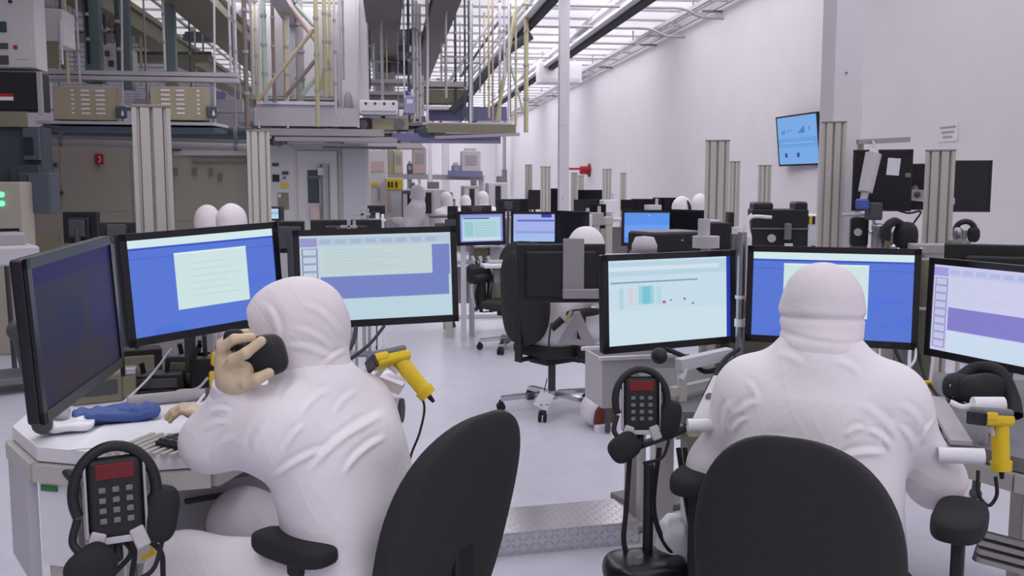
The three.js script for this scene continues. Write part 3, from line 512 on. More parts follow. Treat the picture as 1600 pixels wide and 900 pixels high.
cable('white cable loop lying behind the paper sheet', [V(-0.55, DL + 0.005, -3.2), at(262, 630, 3.4), at(275, 612, 3.45), at(308, 607, 3.45), at(325, 590, 3.45)], 0.005, M.whiteGloss);
cable('white cable draped from the caller elbow to the paper', [V(-0.58, DL + 0.006, -3.2), at(290, 650, 3.25), at(305, 635, 3.3), at(322, 612, 3.35)], 0.0055, M.whiteGloss);
cable('white cable pair stretched across the grooved post foot', [at(258, 592, 3.7), at(285, 600, 3.65), at(308, 610, 3.6)], 0.006, M.pipeWhite);
cable('black cable hanging from the corner between the dim and blue monitors', [at(190, 555, 3.3), at(192, 590, 3.35), at(184, 615, 3.4), at(172, 632, 3.4)], 0.008, M.rubber);
cable('thick black cable hanging below the blue screen', [at(312, 540, 3.4), at(303, 560, 3.45), at(308, 590, 3.5), at(318, 615, 3.5), V(-0.5, DL + 0.01, -3.5)], 0.009, M.rubber);
cable('black cable dropping from the table screen towards the caller shoulder', [at(556, 512, 3.55), at(553, 530, 3.4), at(543, 548, 3.2), at(520, 570, 3.1)], 0.008, M.rubber);
cable('thin black cable curving from the table screen down to the yellow scanner', [at(600, 510, 3.6), at(580, 535, 3.3), at(560, 552, 3.1), at(540, 566, 3.0)], 0.006, M.rubber);
{ const p = at(345, 560, 3.4), t = thing('yellow_tool', 'yellow clip tool standing behind the gloved hand', 'tool', [p.x, DL, p.z], 0.4);
  part('stem', rb(0.03, p.y - DL, 0.02, 0.006, 0, (p.y - DL) / 2, 0), M.olivePipe, t); part('jaw', rb(0.05, 0.05, 0.03, 0.01, -0.01, p.y - DL, 0), M.yellow, t); part('jaw', rb(0.03, 0.12, 0.02, 0.008, -0.03, p.y - DL - 0.1, 0.01), M.yellowDull, t); }
// drawers and instruments crowding the left bench
{ const t = thing('drawer_unit', 'grey drawer unit framed in aluminium under the white topped bench', 'drawer unit', [-0.66, 0, -3.2], 0.45); part('carcass', rb(0.5, 0.62, 0.4, 0.008, 0, 0.36, 0), M.grey, t); for (let k = 0; k < 3; k++) { const d = part('drawer', rb(0.44, 0.17, 0.02, 0.006, 0, 0.16 + 0.19 * k, 0.205), M.lightGrey, t); part('handle', rb(0.14, 0.015, 0.02, 0.004, 0, 0.2 + 0.19 * k, 0.22), M.darkGrey, d); } part('frame_strip', rb(0.03, 0.66, 0.03, 0.004, 0.235, 0.37, 0.215), M.alu, t); part('frame_strip', rb(0.03, 0.66, 0.03, 0.004, -0.235, 0.37, 0.215), M.alu, t); part('plinth', bx(0.46, 0.05, 0.36, 0, 0.025, 0), M.black, t); }
{ const mk = (l, u, v, D, w, h, d, m, m2, turn) => { const p = at(u, v, D), t = thing('instrument', l, 'instrument', [p.x, DL, p.z], turn); part('case', rb(w, h, d, 0.008, 0, h / 2, 0), m, t); part('front_plate', rb(w * 0.8, h * 0.5, 0.008, 0.003, 0, h * 0.55, d / 2 + 0.003), m2, t); part('connector', rod(V(-w * 0.2, h, 0), V(-w * 0.22, h + 0.04, 0.01), 0.009), M.black, t); part('connector', rod(V(w * 0.2, h, 0), V(w * 0.24, h + 0.05, 0.0), 0.007), M.rubber, t); };
  mk('dark green instrument block right of the dim monitor', 150, 640, 3.35, 0.16, 0.1, 0.12, M.olive, M.darkGrey, 0.4); mk('black power brick in front of the grooved post', 245, 640, 3.5, 0.2, 0.07, 0.1, M.black, M.darkGrey, 0.1); mk('dark grey relay box beside the white cable loop', 300, 630, 3.6, 0.16, 0.12, 0.1, M.darkGrey, M.olive, -0.2); mk('black terminal strip in the bench corner', 190, 622, 3.7, 0.3, 0.12, 0.08, M.black, M.olive, 0.3);
  for (const [l, a, b, c, d, r] of [['black cable snaking behind the wipe pack', [120, 640, 3.3], [150, 615, 3.5], [190, 640, 3.4], [225, 620, 3.6], 0.01], ['black cable lying along the grooved post foot', [170, 630, 3.45], [215, 645, 3.4], [255, 632, 3.45], [300, 645, 3.35], 0.01], ['grey cable running along the back of the bench', [140, 610, 3.7], [200, 618, 3.7], [260, 615, 3.7], [320, 622, 3.6], 0.008], ['black cable arching over the terminal strip', [165, 605, 3.65], [185, 585, 3.6], [205, 600, 3.6], [212, 630, 3.55], 0.008]]) cable(l, [a, b, c, d].map((q) => { const p = at(...q); p.y = Math.max(p.y, DL + r); return p; }), r, l.startsWith('grey') ? M.grey : M.rubber);
  const c = at(205, 636, 3.25), tb = thing('grey_tube', 'grey tube lying behind the paper next to the wipe pack', 'tube', [c.x, DL + 0.02, c.z], 0.35); part('tube', cyl(0.02, 0.26, 0, 0, 0, 16).rotateZ(Math.PI / 2).translate(0.12, 0, 0), M.grey, tb); part('end_cap', cyl(0.022, 0.02, 0, 0, 0, 16).rotateZ(Math.PI / 2).translate(0.25, 0, 0), M.darkGrey, tb); }
// desk phones in chrome cradles with headsets hung around them
function phone(lp, lh, p, turn, s, deskY, foot) {
  const t = thing('keypad_phone', lp, 'phone', p, turn); t.rotation.order = 'YXZ'; t.rotation.x = -0.12;
  part('body', rb(0.105 * s, 0.165 * s, 0.04 * s, 0.014 * s), M.black, t);
  const dp = part('display', rb(0.075 * s, 0.032 * s, 0.006, 0.003, 0, 0.055 * s, 0.02 * s), M.redLed, t);
  for (let r = 0; r < 4; r++) for (let k = 0; k < 3; k++) part('key', rb(0.014 * s, 0.012 * s, 0.006 * s, 0.003, (k - 1) * 0.026 * s, (0.018 - r * 0.021) * s, 0.022 * s), M.midGrey, t);
  for (const q of [-1, 1]) { part('cradle_rail', rb(0.008 * s, 0.15 * s, 0.03 * s, 0.003, q * 0.057 * s, -0.005 * s, 0.004), M.chrome, t); part('cradle_foot', rb(0.03 * s, 0.045 * s, 0.025 * s, 0.006, q * 0.042 * s, -0.088 * s, 0.012 * s, 0, 0, q * 0.35), M.lightGrey, t); }
  part('cradle_bar', rb(0.07 * s, 0.014 * s, 0.03 * s, 0.003, 0, -0.087 * s, 0.005), M.lightGrey, t);
  t.updateMatrixWorld(true); const f = t.worldToLocal(foot.clone()), mid = V(0, -0.13 * s, -0.01);
  part('holder_arm', [rod(V(0, -0.06 * s, -0.03 * s), mid, 0.012), rod(mid, V(f.x * 0.6, f.y * 0.8 - 0.03, f.z * 0.6), 0.012), rod(V(f.x * 0.6, f.y * 0.8 - 0.03, f.z * 0.6), f, 0.012)], M.black, t);
  const h = thing('headset', lh, 'headset', p, turn); h.rotation.order = 'YXZ'; h.rotation.x = -0.12;
  const rx = 0.08 * s, ry = 0.095 * s, pts = []; for (let k = 0; k <= 20; k++) { const a = rad(205) - rad(230) * k / 20; pts.push(V(Math.cos(a) * rx, 0.01 * s + Math.sin(a) * ry, 0.012)); }
  part('headband', [tube(pts, 0.011 * s, 48, 8), tube(pts.map((v) => V(v.x * 0.97, v.y, v.z - 0.018 * s)), 0.009 * s, 48, 8)], M.black, h);
  const c1 = part('earcup', pillow(0.1 * s, 0.082 * s, 0.055 * s, 0.7, 0.85), M.rubber, h); c1.position.set(-0.055 * s, -0.13 * s, 0.03 * s); c1.rotation.z = 0.6;
  part('yoke', tube([V(-0.074 * s, -0.035 * s, 0.012), V(-0.085 * s, -0.08 * s, 0.02), V(-0.07 * s, -0.105 * s, 0.03)], 0.008 * s, 12), M.black, h);
  const c2 = part('earcup', pillow(0.07 * s, 0.12 * s, 0.06 * s, 0.7, 0.85), M.rubber, h); c2.position.set(0.088 * s, -0.05 * s, 0.0); c2.rotation.z = -0.2;
  part('boom_microphone', tube([V(0.088 * s, -0.1 * s, 0.01), V(0.06 * s, -0.16 * s, 0.03), V(0.0, -0.175 * s, 0.05)], 0.005 * s, 16), M.rubber, h);
}
phone('black keypad phone in a cradle at the corner of the white topped workbench', 'black headset hung around the phone at the corner of the white topped workbench', at(180, 775, 2.3), 0.35, 1.15, DL, V(-0.93, 0.74, -2.83));
phone('black keypad phone with a red display in a cradle below the spreadsheet monitor', 'black headset hung around the phone below the spreadsheet monitor', at(1001, 630, 2.9), -0.1, 0.98, DR, V(1.02, 0.72, -3.14));
{ const t = thing('handset_cord', 'bundle of black cords hanging below the corner phone', 'cords', [0, 0, 0]);
  for (const [a, b, c] of [[170, 205, 175], [195, 210, 206], [210, 250, 255]]) part('cord', tube([at(a, 800, 2.35), at(a + 5, 830, 2.4), at(b, 860, 2.45), at(c, 900, 2.5)], 0.007, 24), M.rubber, t);
  part('cord_clip', rod(at(150, 870, 2.4), at(205, 818, 2.45), 0.012), M.black, t); part('coil_bag', bend(pillow(0.1, 0.16, 0.05, 0.8, 0.8), (v) => V(v.x + 0.01 * NZ.noise(v.y * 30, v.x * 30, 1), v.y, v.z)).translate(...at(215, 835, 2.6).toArray()), M.lightGrey, t);
  part('yellow_tag', tube([at(222, 872, 2.55), at(240, 862, 2.55), at(238, 850, 2.55)], 0.008, 10), M.yellowDull, t); }
// hand scanners
function scanner(label, p, headDir, handleDir) {
  const t = thing('barcode_scanner', label, 'scanner', p), X = headDir.clone().normalize(), Z = X.clone().cross(handleDir.clone().normalize()).normalize(), Y = Z.clone().cross(X);
  t.quaternion.setFromRotationMatrix(new THREE.Matrix4().makeBasis(X, Y, Z)); // local x: nose, local -y side: handle lies towards handleDir
  const hd = handleDir.clone().normalize(), lx = hd.dot(X), ly = hd.dot(Y);
  part('head', [rb(0.115, 0.034, 0.06, 0.014, 0.005, 0, 0), rb(0.05, 0.03, 0.066, 0.012, 0.04, 0.008 * -Math.sign(ly), 0)], M.yellow, t);
  part('top_cover', rb(0.11, 0.02, 0.058, 0.009, 0.01, -Math.sign(ly) * 0.02, 0), M.midGrey, t);
  part('nose_window', rb(0.012, 0.036, 0.062, 0.005, 0.064, 0, 0), M.blackGloss, t);
  const a = V(-0.02, 0, 0), b = V(-0.02 + lx * 0.115, ly * 0.115, 0);
  part('handle', [rod(a, b, 0.024, 0.022, 16), rod(b.clone().multiplyScalar(0.98), b.clone().add(V(lx * 0.022, ly * 0.022, 0)), 0.028, 0.026, 16)], M.yellow, t);
  part('trigger', rod(V(0.012, ly * 0.018, 0), V(0.004 + lx * 0.02, ly * 0.045, 0), 0.008, 0.006), M.lightGrey, t);
  part('strain_relief', rod(b.clone().add(V(lx * 0.02, ly * 0.02, 0)), b.clone().add(V(lx * 0.045, ly * 0.045, 0)), 0.008, 0.005), M.rubber, t);
  return t;
}
{ const D = 2.72, o = at(612, 562, D), q = (u, v, d = D) => at(u, v, d);
  scanner('yellow barcode scanner with a grey top lying tilted in a white holder behind the caller', o, q(562, 573, 2.66).sub(o), q(650, 608).sub(o));
  const t = thing('scanner_holder', 'white bracket on a post carrying the tilted yellow scanner', 'holder');
  const base = q(600, 590, 2.85), foot = V(-0.1, DL, -3.1);
  part('post', [rod(foot, V(foot.x, base.y - 0.06, foot.z), 0.014), rod(V(foot.x, base.y - 0.06, foot.z), base, 0.014), cyl(0.04, 0.012, foot.x, DL + 0.006, foot.z)], M.lightGrey, t);
  part('cradle', [bar(q(578, 600, 2.76), q(604, 568, 2.76), 0.02, 0.014), bar(q(588, 592, 2.8), q(628, 607, 2.8), 0.05, 0.03)], M.white, t);
  part('support_block', pillow(0.08, 0.06, 0.05, 0.7, 0.8).translate(...q(612, 595, 2.84).toArray()), M.whiteGloss, t);
  part('clip', bar(q(567, 580, 2.72), q(586, 606, 2.72), 0.012, 0.012), M.midGrey, t);
  part('shelf', [bar(q(570, 655, 2.86), q(625, 668, 2.86), 0.07, 0.008), rod(q(598, 662, 2.87), foot.clone().setY(0.9), 0.01)], M.lightGrey, t);
  cable('thin black cord hanging in a curve from the tilted yellow scanner', [q(656, 614), q(663, 635), q(656, 675), q(642, 712), q(636, 745, 2.7)], 0.0035, M.rubber);
  const c = q(605, 641, 2.84), b = thing('tape_tube', 'small white and grey tube with a green end beside the caller', 'tube', c, -0.2);
  part('tube', cyl(0.038, 0.075, 0, 0, 0, 24).rotateZ(Math.PI / 2), M.white, b); part('grey_band', cyl(0.0388, 0.028, 0, 0, 0, 24).rotateZ(Math.PI / 2).translate(0.004, 0, 0), M.grey, b); part('cap', cyl(0.036, 0.01, 0, 0, 0, 24).rotateZ(Math.PI / 2).translate(0.042, 0, 0), M.darkGrey, b); part('green_label', rb(0.045, 0.012, 0.05, 0.004, -0.01, 0.036, 0), M.green, b);
}
// the caller
{ const TH = rad(60), hr = at(462, 516, 2.6), root = V(hr.x + 0.1 * Math.sin(TH), 0, hr.z + 0.1 * Math.cos(TH));
  const loc = (v) => { const d = v.clone().sub(root), c = Math.cos(TH), s = Math.sin(TH); return [d.x * c - d.z * s, d.y, d.x * s + d.z * c]; };
  const eL = loc(at(330, 690, 2.5)), wL = loc(at(362, 612, 2.44));
  const p = person('person in a white hooded suit holding a black handset to the ear', root, TH, { cell: 0.0065, hoodCell: 0.0055, skipL: true, headYaw: rad(36), headPitch: rad(-8), bulk: 0.93, foldD: 2.45, folds: [[428, 738, 520, 692, 0.007, 0.011], [480, 728, 606, 662, 0.009, 0.012], [535, 732, 608, 692, 0.008, 0.011], [448, 692, 480, 650, 0.006, 0.01], [470, 640, 520, 612, 0.005, 0.01], [400, 690, 425, 640, 0.006, 0.012], [335, 720, 372, 668, 0.007, 0.011], [322, 668, 362, 650, 0.006, 0.009], [330, 640, 365, 632, 0.006, 0.008], [520, 650, 560, 620, 0.004, 0.01], [440, 620, 470, 596, 0.004, 0.009], [408, 476, 432, 540, 0.005, 0.012], [470, 478, 534, 540, 0.005, 0.011], [440, 545, 530, 580, 0.005, 0.012], [455, 515, 520, 560, 0.004, 0.01], [500, 585, 545, 560, 0.005, 0.009]], hoodR: [0.118, 0.138, 0.142], skirt: 0.104,
    j: { hip: [0, 0.52, 0.07], chest: [0, 0.82, 0.03], neck: [0, 1.01, -0.05], head: [0, hr.y - 0.01, -0.1], sL: [-0.175, 0.925, -0.04], sR: [0.135, 0.92, -0.01], eL, wL, eR: [0.25, 0.74, -0.2], wR: [0.12, 0.86, -0.42], kL: [-0.15, 0.5, -0.38], kR: [0.13, 0.54, -0.4], aL: [-0.15, 0.1, -0.32], aR: [0.13, 0.1, -0.36] } });
  // gloved hand closed around the handset (room coordinates turned into the person's frame)
  const H = (u, v, d) => loc(at(u, v, d));
  const chains = [
    chain([H(346, 566, 2.40), H(347, 543, 2.38), H(366, 530, 2.365), H(393, 527, 2.37)], 0.015, 0.0112),
    chain([H(356, 578, 2.385), H(364, 562, 2.355), H(384, 552, 2.335), H(408, 533, 2.34)], 0.0158, 0.012),
    chain([H(345, 560, 2.43), H(346, 538, 2.44), H(362, 524, 2.455), H(386, 520, 2.46)], 0.0142, 0.0105),
    chain([H(352, 556, 2.45), H(354, 538, 2.47), H(368, 524, 2.49), H(384, 520, 2.5)], 0.011, 0.0085),
    chain([H(366, 596, 2.40), H(384, 598, 2.375), H(402, 592, 2.365), H(420, 583, 2.37)], 0.0175, 0.013)];
  const palm = [C(H(362, 612, 2.44), H(360, 585, 2.41), 0.036, 0.036), C(H(362, 590, 2.4), H(352, 562, 2.405), 0.033, 0.026), C(H(358, 590, 2.43), H(350, 560, 2.435), 0.03, 0.024), C(H(372, 596, 2.4), H(380, 580, 2.39), 0.032, 0.026)];
  const pts = [...chains.flat(), ...palm].flatMap((s) => [[s[0], s[1], s[2]], [s[3], s[4], s[5]]]);
  const lo = [0, 1, 2].map((k) => Math.min(...pts.map((q) => q[k])) - 0.04), hi = [0, 1, 2].map((k) => Math.max(...pts.map((q) => q[k])) + 0.04);
  part('glove', sdfMesh(handField(chains, palm), lo, hi, 0.003), M.glove, p);
  part('cuff', [rod(V(...H(359, 632, 2.46)), V(...H(361, 600, 2.43)), 0.056, 0.046, 24)], M.suit, p);
  const hc = at(410, 553, 2.405), hs = thing('phone_handset', 'black telephone handset pressed to the hood of the caller', 'handset', hc); hs.quaternion.copy(camera.quaternion);
  part('earpiece', bend(pillow(0.1, 0.105, 0.055, 0.65, 0.7), (v) => V(v.x, v.y - 0.3 * v.x * 0.2, v.z)).rotateZ(0.25).translate(0.008, -0.004, -0.01), M.black, hs);
  part('grip', [rod(V(-0.03, 0.0, 0), V(-0.075, 0.035, -0.02), 0.022, 0.02, 16)], M.black, hs); part('mouthpiece', pillow(0.05, 0.05, 0.045, 0.7, 0.7).translate(-0.078, 0.036, -0.025), M.rubber, hs);
  chair('black office chair of the caller, turned sideways with its armrest towards the paper covered bench', [root.x + 0.13, 0, root.z - 0.01], rad(46), { top: 1.0, bh: 0.7, bw: 0.48, e1: 0.85, recline: 0.26, arm: 0.64, padW: 0.11, padH: 0.06 });
}
// the worker seen from behind
{ const TH = rad(-25), hr = at(1285, 482, 2.7), root = V(hr.x + 0.1 * Math.sin(TH), 0, hr.z + 0.1 * Math.cos(TH));
  const p = person('person in a white hooded suit seen from behind, sitting in front of a blue screen', root, TH, { cell: 0.0065, hoodCell: 0.0055, band: true, foldD: 2.55, folds: [[1318, 668, 1352, 655, 0.006, 0.01], [1350, 657, 1390, 690, 0.008, 0.01], [1300, 708, 1384, 694, 0.008, 0.011], [1385, 690, 1400, 640, 0.006, 0.012], [1340, 622, 1402, 690, 0.004, 0.014], [1400, 620, 1440, 670, 0.005, 0.012], [1395, 650, 1425, 700, 0.006, 0.011], [1440, 690, 1462, 650, 0.006, 0.01], [1130, 700, 1142, 630, 0.007, 0.011], [1148, 660, 1190, 628, 0.005, 0.012], [1140, 690, 1170, 655, 0.006, 0.01], [1160, 600, 1182, 632, 0.003, 0.012], [1210, 560, 1260, 572, 0.003, 0.012], [1300, 560, 1345, 585, 0.004, 0.012], [1190, 700, 1240, 680, 0.003, 0.014]], hoodR: [0.109, 0.114, 0.128], skirt: 0.116, bulk: 1.0,
    j: { hip: [0, 0.56, 0.07], chest: [0, 0.89, 0.01], neck: [0, 1.075, -0.04], head: [0, hr.y, -0.1], sL: [-0.178, 0.962, -0.02], sR: [0.178, 0.962, -0.02], eL: [-0.285, 0.72, -0.1], eR: [0.31, 0.74, -0.1], wL: [-0.16, 0.85, -0.36], wR: [0.2, 0.85, -0.35], kL: [-0.15, 0.58, -0.42], kR: [0.15, 0.58, -0.42], aL: [-0.15, 0.1, -0.38], aR: [0.15, 0.1, -0.38] } });
  part('snap', new THREE.SphereGeometry(0.005, 8, 6).translate(-0.04, hr.y - 0.035, 0.036), M.darkGrey, p);
  chair('black office chair with a rounded back under the worker seen from behind', [root.x - 0.0, 0, root.z + 0.02], rad(-38), { top: 0.94, bh: 0.72, bw: 0.53, e1: 0.85, recline: 0.1, arm: 0.69, armX: 0.35, padW: 0.13, padH: 0.07 });
}
// ------------------------------------------------------------------ front right workstation
bench('grey topped workbench wrapped around the worker seen from behind', [[0.98, -3.1], [1.0, -3.85], [1.9, -3.9], [2.5, -3.4], [2.5, -2.25], [2.0, -2.15], [1.75, -2.45], [1.58, -2.9], [1.3, -3.02]], DR,
  [[1.06, -3.2], [1.1, -3.75], [2.4, -3.3], [2.35, -2.4], [1.9, -2.35]], [M.midGrey], (t) => {
    part('cabinet_panel', [bar(V(1.92, 0.56, -2.3), V(2.42, 0.56, -2.4), 0.02, 0.32)], M.grey, t);
    part('louvre_box', rb(0.13, 0.2, 0.1, 0.006, 1.04, 0.62, -3.06), M.olive, t);
    for (let k = 0; k < 4; k++) part('louvre', bx(0.035, 0.008, 0.006, 1.055, 0.56 + 0.026 * k, -3.007), M.lightGrey, t);
    for (let k = 0; k < 4; k++) part('ribbed_rail', bar(at(1528, 832 + 14 * k, 3.0), at(1680, 872 + 14 * k, 3.0), 0.02, 0.016), M.alu, t);
    part('ribbed_rail_web', bar(at(1528, 852, 3.03), at(1680, 892, 3.03), 0.02, 0.1), M.midGrey, t);
    part('rear_plate', [bar(V(1.35, 0.92, -3.84), V(2.0, 0.92, -3.84), 0.02, 0.28)], M.olive, t);
  });
{ const a = [at(1128, 590, 3.15), at(1098, 657, 2.75)];
  const t = thing('forearm_support', 'grey flat support bar ending in a white roller left of the worker seen from behind', 'arm support');
  part('bar', bar(a[0], a[1], 0.055, 0.012), M.lightGrey, t); part('roller', rod(at(1074, 664, 2.73), at(1120, 664, 2.73), 0.018, 0.018, 20), M.whiteGloss, t); part('clamp', rod(a[0], a[0].clone().setY(DR - 0.005), 0.014), M.grey, t); part('slot', rod(at(1108, 620, 2.93), at(1109, 620, 2.915), 0.012, 0.012), M.midGrey, t);
  const b = [at(1460, 622, 3.0), at(1502, 692, 2.58)], t2 = thing('forearm_support', 'grey flat support bar ending in a white roller beside the upright yellow scanner', 'arm support');
  part('bar', bar(b[0], b[1], 0.055, 0.012), M.grey, t2); part('roller', rod(at(1466, 711, 2.55), at(1538, 713, 2.52), 0.021, 0.021, 20), M.whiteGloss, t2); part('clamp', rod(b[0], b[0].clone().setY(DR - 0.005), 0.014), M.grey, t2);
  const t3 = thing('scanner_stand', 'white roller headed stand holding the upright yellow scanner', 'stand'); const r0 = at(1543, 631, 2.75);
  part('roller', rod(at(1520, 631, 2.75), at(1568, 631, 2.75), 0.02, 0.02, 20), M.whiteGloss, t3); part('stem', rod(r0, V(r0.x + 0.06, DR, r0.z - 0.1), 0.012), M.lightGrey, t3); part('strap', tube([at(1485, 628, 2.8), at(1505, 636, 2.78), at(1522, 632, 2.76)], 0.008, 12), M.white, t3); }
{ const D = 2.6, o = at(1553, 655, D); scanner('yellow barcode scanner hanging upright with its handle down at the bench end', o, at(1500, 652, 2.55).sub(o), at(1557, 740, D).sub(o));
  cable('black cord looping below the upright yellow scanner', [at(1556, 745, D), at(1557, 775, D), at(1545, 790, D), at(1530, 775, D), at(1528, 735, 2.62)], 0.005, M.rubber); }
{ const t = thing('headphones', 'bulky black headphones and strap piled under the lilac table monitor', 'headphones', [0, 0, 0]);
  const c = at(1540, 608, 2.95); part('earcup', bend(pillow(0.16, 0.1, 0.1, 0.8, 0.8), (v) => V(v.x, v.y + 0.01 * NZ.noise(v.x * 20, v.z * 20, 2), v.z)).translate(c.x, c.y, c.z), M.rubber, t);
  const c2 = at(1500, 605, 3.0); part('earcup', pillow(0.1, 0.09, 0.09, 0.8, 0.8).translate(c2.x, c2.y, c2.z), M.rubber, t);
  part('headband', tube([at(1500, 590, 3.0), at(1525, 575, 3.0), at(1560, 580, 2.95), at(1582, 620, 2.9), at(1588, 650, 2.85)], 0.02, 30), M.rubber, t);
  part('rest_arm', rod(c, V(c.x + 0.03, DR, c.z), 0.016), M.black, t); part('white_tag', bar(at(1489, 600, 2.97), at(1494, 620, 2.97), 0.004, 0.02), M.white, t); }
{ const p = at(1445, 622, 3.05), t = thing('small_box', 'small black box lying next to a yellow tag on the grey bench', 'box', [p.x, DR, p.z], -0.4); part('case', rb(0.12, 0.05, 0.08, 0.012, 0, 0.025, 0), M.black, t); part('cover', rb(0.1, 0.006, 0.07, 0.003, 0, 0.052, 0), M.darkGrey, t);
  const y = at(1449, 606, 3.2); const tag = thing('yellow_tag', 'yellow tag on a white cable tie on the grey bench', 'tag', [y.x, DR, y.z]); part('tag', rb(0.03, 0.05, 0.01, 0.004, 0, y.y - DR, 0), M.yellow, tag); part('tie', rod(V(0, 0, 0), V(0.015, y.y - DR + 0.1, 0.0), 0.005), M.white, tag); }
cable('thin white cable curving below the corner of the blue screen on the grey bench', [at(1432, 545, 3.4), at(1428, 565, 3.35), at(1412, 582, 3.3), at(1400, 592, 3.25)], 0.005, M.pipeWhite);
cable('black cable slanting down behind the worker shoulder', [at(1398, 545, 3.45), at(1412, 575, 3.4), at(1428, 605, 3.35), at(1440, 620, 3.25)], 0.006, M.rubber);
cable('black cable hanging from the blue screen corner to the yellow tag', [at(1434, 540, 3.4), at(1440, 570, 3.35), at(1452, 600, 3.2), at(1470, 622, 3.1), at(1505, 632, 2.95)], 0.006, M.rubber);
cable('black cable bundle below the spreadsheet monitor', [at(1040, 545, 3.55), at(1075, 560, 3.5), at(1100, 580, 3.45), at(1125, 575, 3.4), at(1150, 560, 3.45)], 0.009, M.rubber);
cable('black cable hanging down between the two right hand screens', [at(1155, 545, 3.5), at(1135, 560, 3.45), at(1110, 600, 3.3), at(1098, 630, 3.2), V(1.1, DR + 0.008, -3.2)], 0.008, M.rubber);
{ const t = thing('support_tube', 'silver tube standing in the gap between spreadsheet and blue monitors', 'tube', [0, 0, 0]); const p = at(1157, 480, 3.75); part('tube', cyl(0.017, 0.58, p.x, DR + 0.29, p.z, 16), M.steel, t); part('collar', cyl(0.022, 0.012, p.x, p.y + 0.04, p.z, 16), M.whiteGloss, t); part('collar', cyl(0.022, 0.03, p.x, p.y - 0.06, p.z, 16), M.whiteGloss, t);
  const q = at(1443, 480, 3.72), t2 = thing('support_tube', 'olive grey square tube in the gap beside the lilac table monitor', 'tube', [q.x, DR, q.z]); part('tube', rb(0.055, 0.48, 0.055, 0.006, 0, 0.24, 0), M.olive, t2); part('collar', rb(0.062, 0.012, 0.062, 0.003, 0, 0.29, 0), M.whiteGloss, t2); }
{ const a = at(1045, 565, 3.5), b = at(1140, 548, 3.6); const t = thing('cable_support', 'grey frame and cable clutter below the spreadsheet monitor', 'frame'); part('top_bar', bar(at(1060, 570, 3.4), at(1140, 552, 3.5), 0.04, 0.04), M.lightGrey, t); part('lower_bar', bar(at(1050, 612, 3.4), at(1120, 596, 3.6), 0.03, 0.03), M.alu, t); part('upright', bar(at(1066, 570, 3.42), V(at(1066, 570, 3.42).x, DR, at(1066, 570, 3.42).z), 0.03, 0.03), M.alu, t); part('slotted_strip', bar(at(1070, 575, 3.4), at(1064, 592, 3.4), 0.03, 0.01), M.white, t); part('joint', new THREE.SphereGeometry(0.03, 14, 10).translate(...at(1030, 556, 3.45).toArray()), M.black, t);
  const b0 = at(990, 588, 4.35), bn = thing('storage_bin', 'pale translucent storage bin on a trolley below the spreadsheet monitor', 'bin', [b0.x, 0, b0.z], 0.1), y0 = b0.y; part('front_wall', rb(0.38, 0.22, 0.01, 0.004, 0, y0, 0.12), M.lightGrey, bn); part('rear_wall', rb(0.38, 0.22, 0.01, 0.004, 0, y0, -0.12), M.lightGrey, bn); for (const q of [-1, 1]) part('end_wall', rb(0.01, 0.22, 0.24, 0.004, q * 0.185, y0, 0), M.lightGrey, bn); part('bottom', bx(0.37, 0.01, 0.24, 0, y0 - 0.105, 0), M.lightGrey, bn); for (const q of [-1, 1]) part('rim', bx(0.41, 0.015, 0.02, 0, y0 + 0.112, q * 0.13), M.white, bn); part('trolley_leg', rb(0.06, y0 - 0.11, 0.06, 0.01, 0, (y0 - 0.11) / 2, 0), M.grey, bn); part('trolley_foot', rb(0.3, 0.04, 0.26, 0.01, 0, 0.02, 0), M.grey, bn); }
// tread plate step on the floor between the workstations
{ const dia = noiseTex(128, (i, j) => { const a = (i % 32), b = (j % 32), q = ((Math.floor(i / 32) + Math.floor(j / 32)) % 2) ? 1 : -1, u = a - 16, v = b - 16, s = (u + q * v) / 1.414, r = (u - q * v) / 1.414; const on = (s * s) / 196 + (r * r) / 14 < 1 ? 255 : 40; return [on, on, on]; }, false); dia.repeat.set(9, 9);
  const plate = new THREE.MeshStandardMaterial({ color: 0xd4d1d8, roughness: 0.28, metalness: 0.7, bumpMap: dia, bumpScale: 0.009 });
  const t = thing('tread_plate_step', 'low aluminium step with raised diamond pattern on the floor between the chairs', 'step', [0.6, 0, -4.1], 0.12);
  part('top_plate', metreUV(bx(0.86, 0.008, 0.3, 0, 0.096, 0.07)), plate, t); part('front_plate', metreUV(bx(0.86, 0.1, 0.008, 0, 0.05, 0.222)), plate, t); part('core', bx(0.84, 0.09, 0.28, 0, 0.046, 0.07), M.midGrey, t);
}
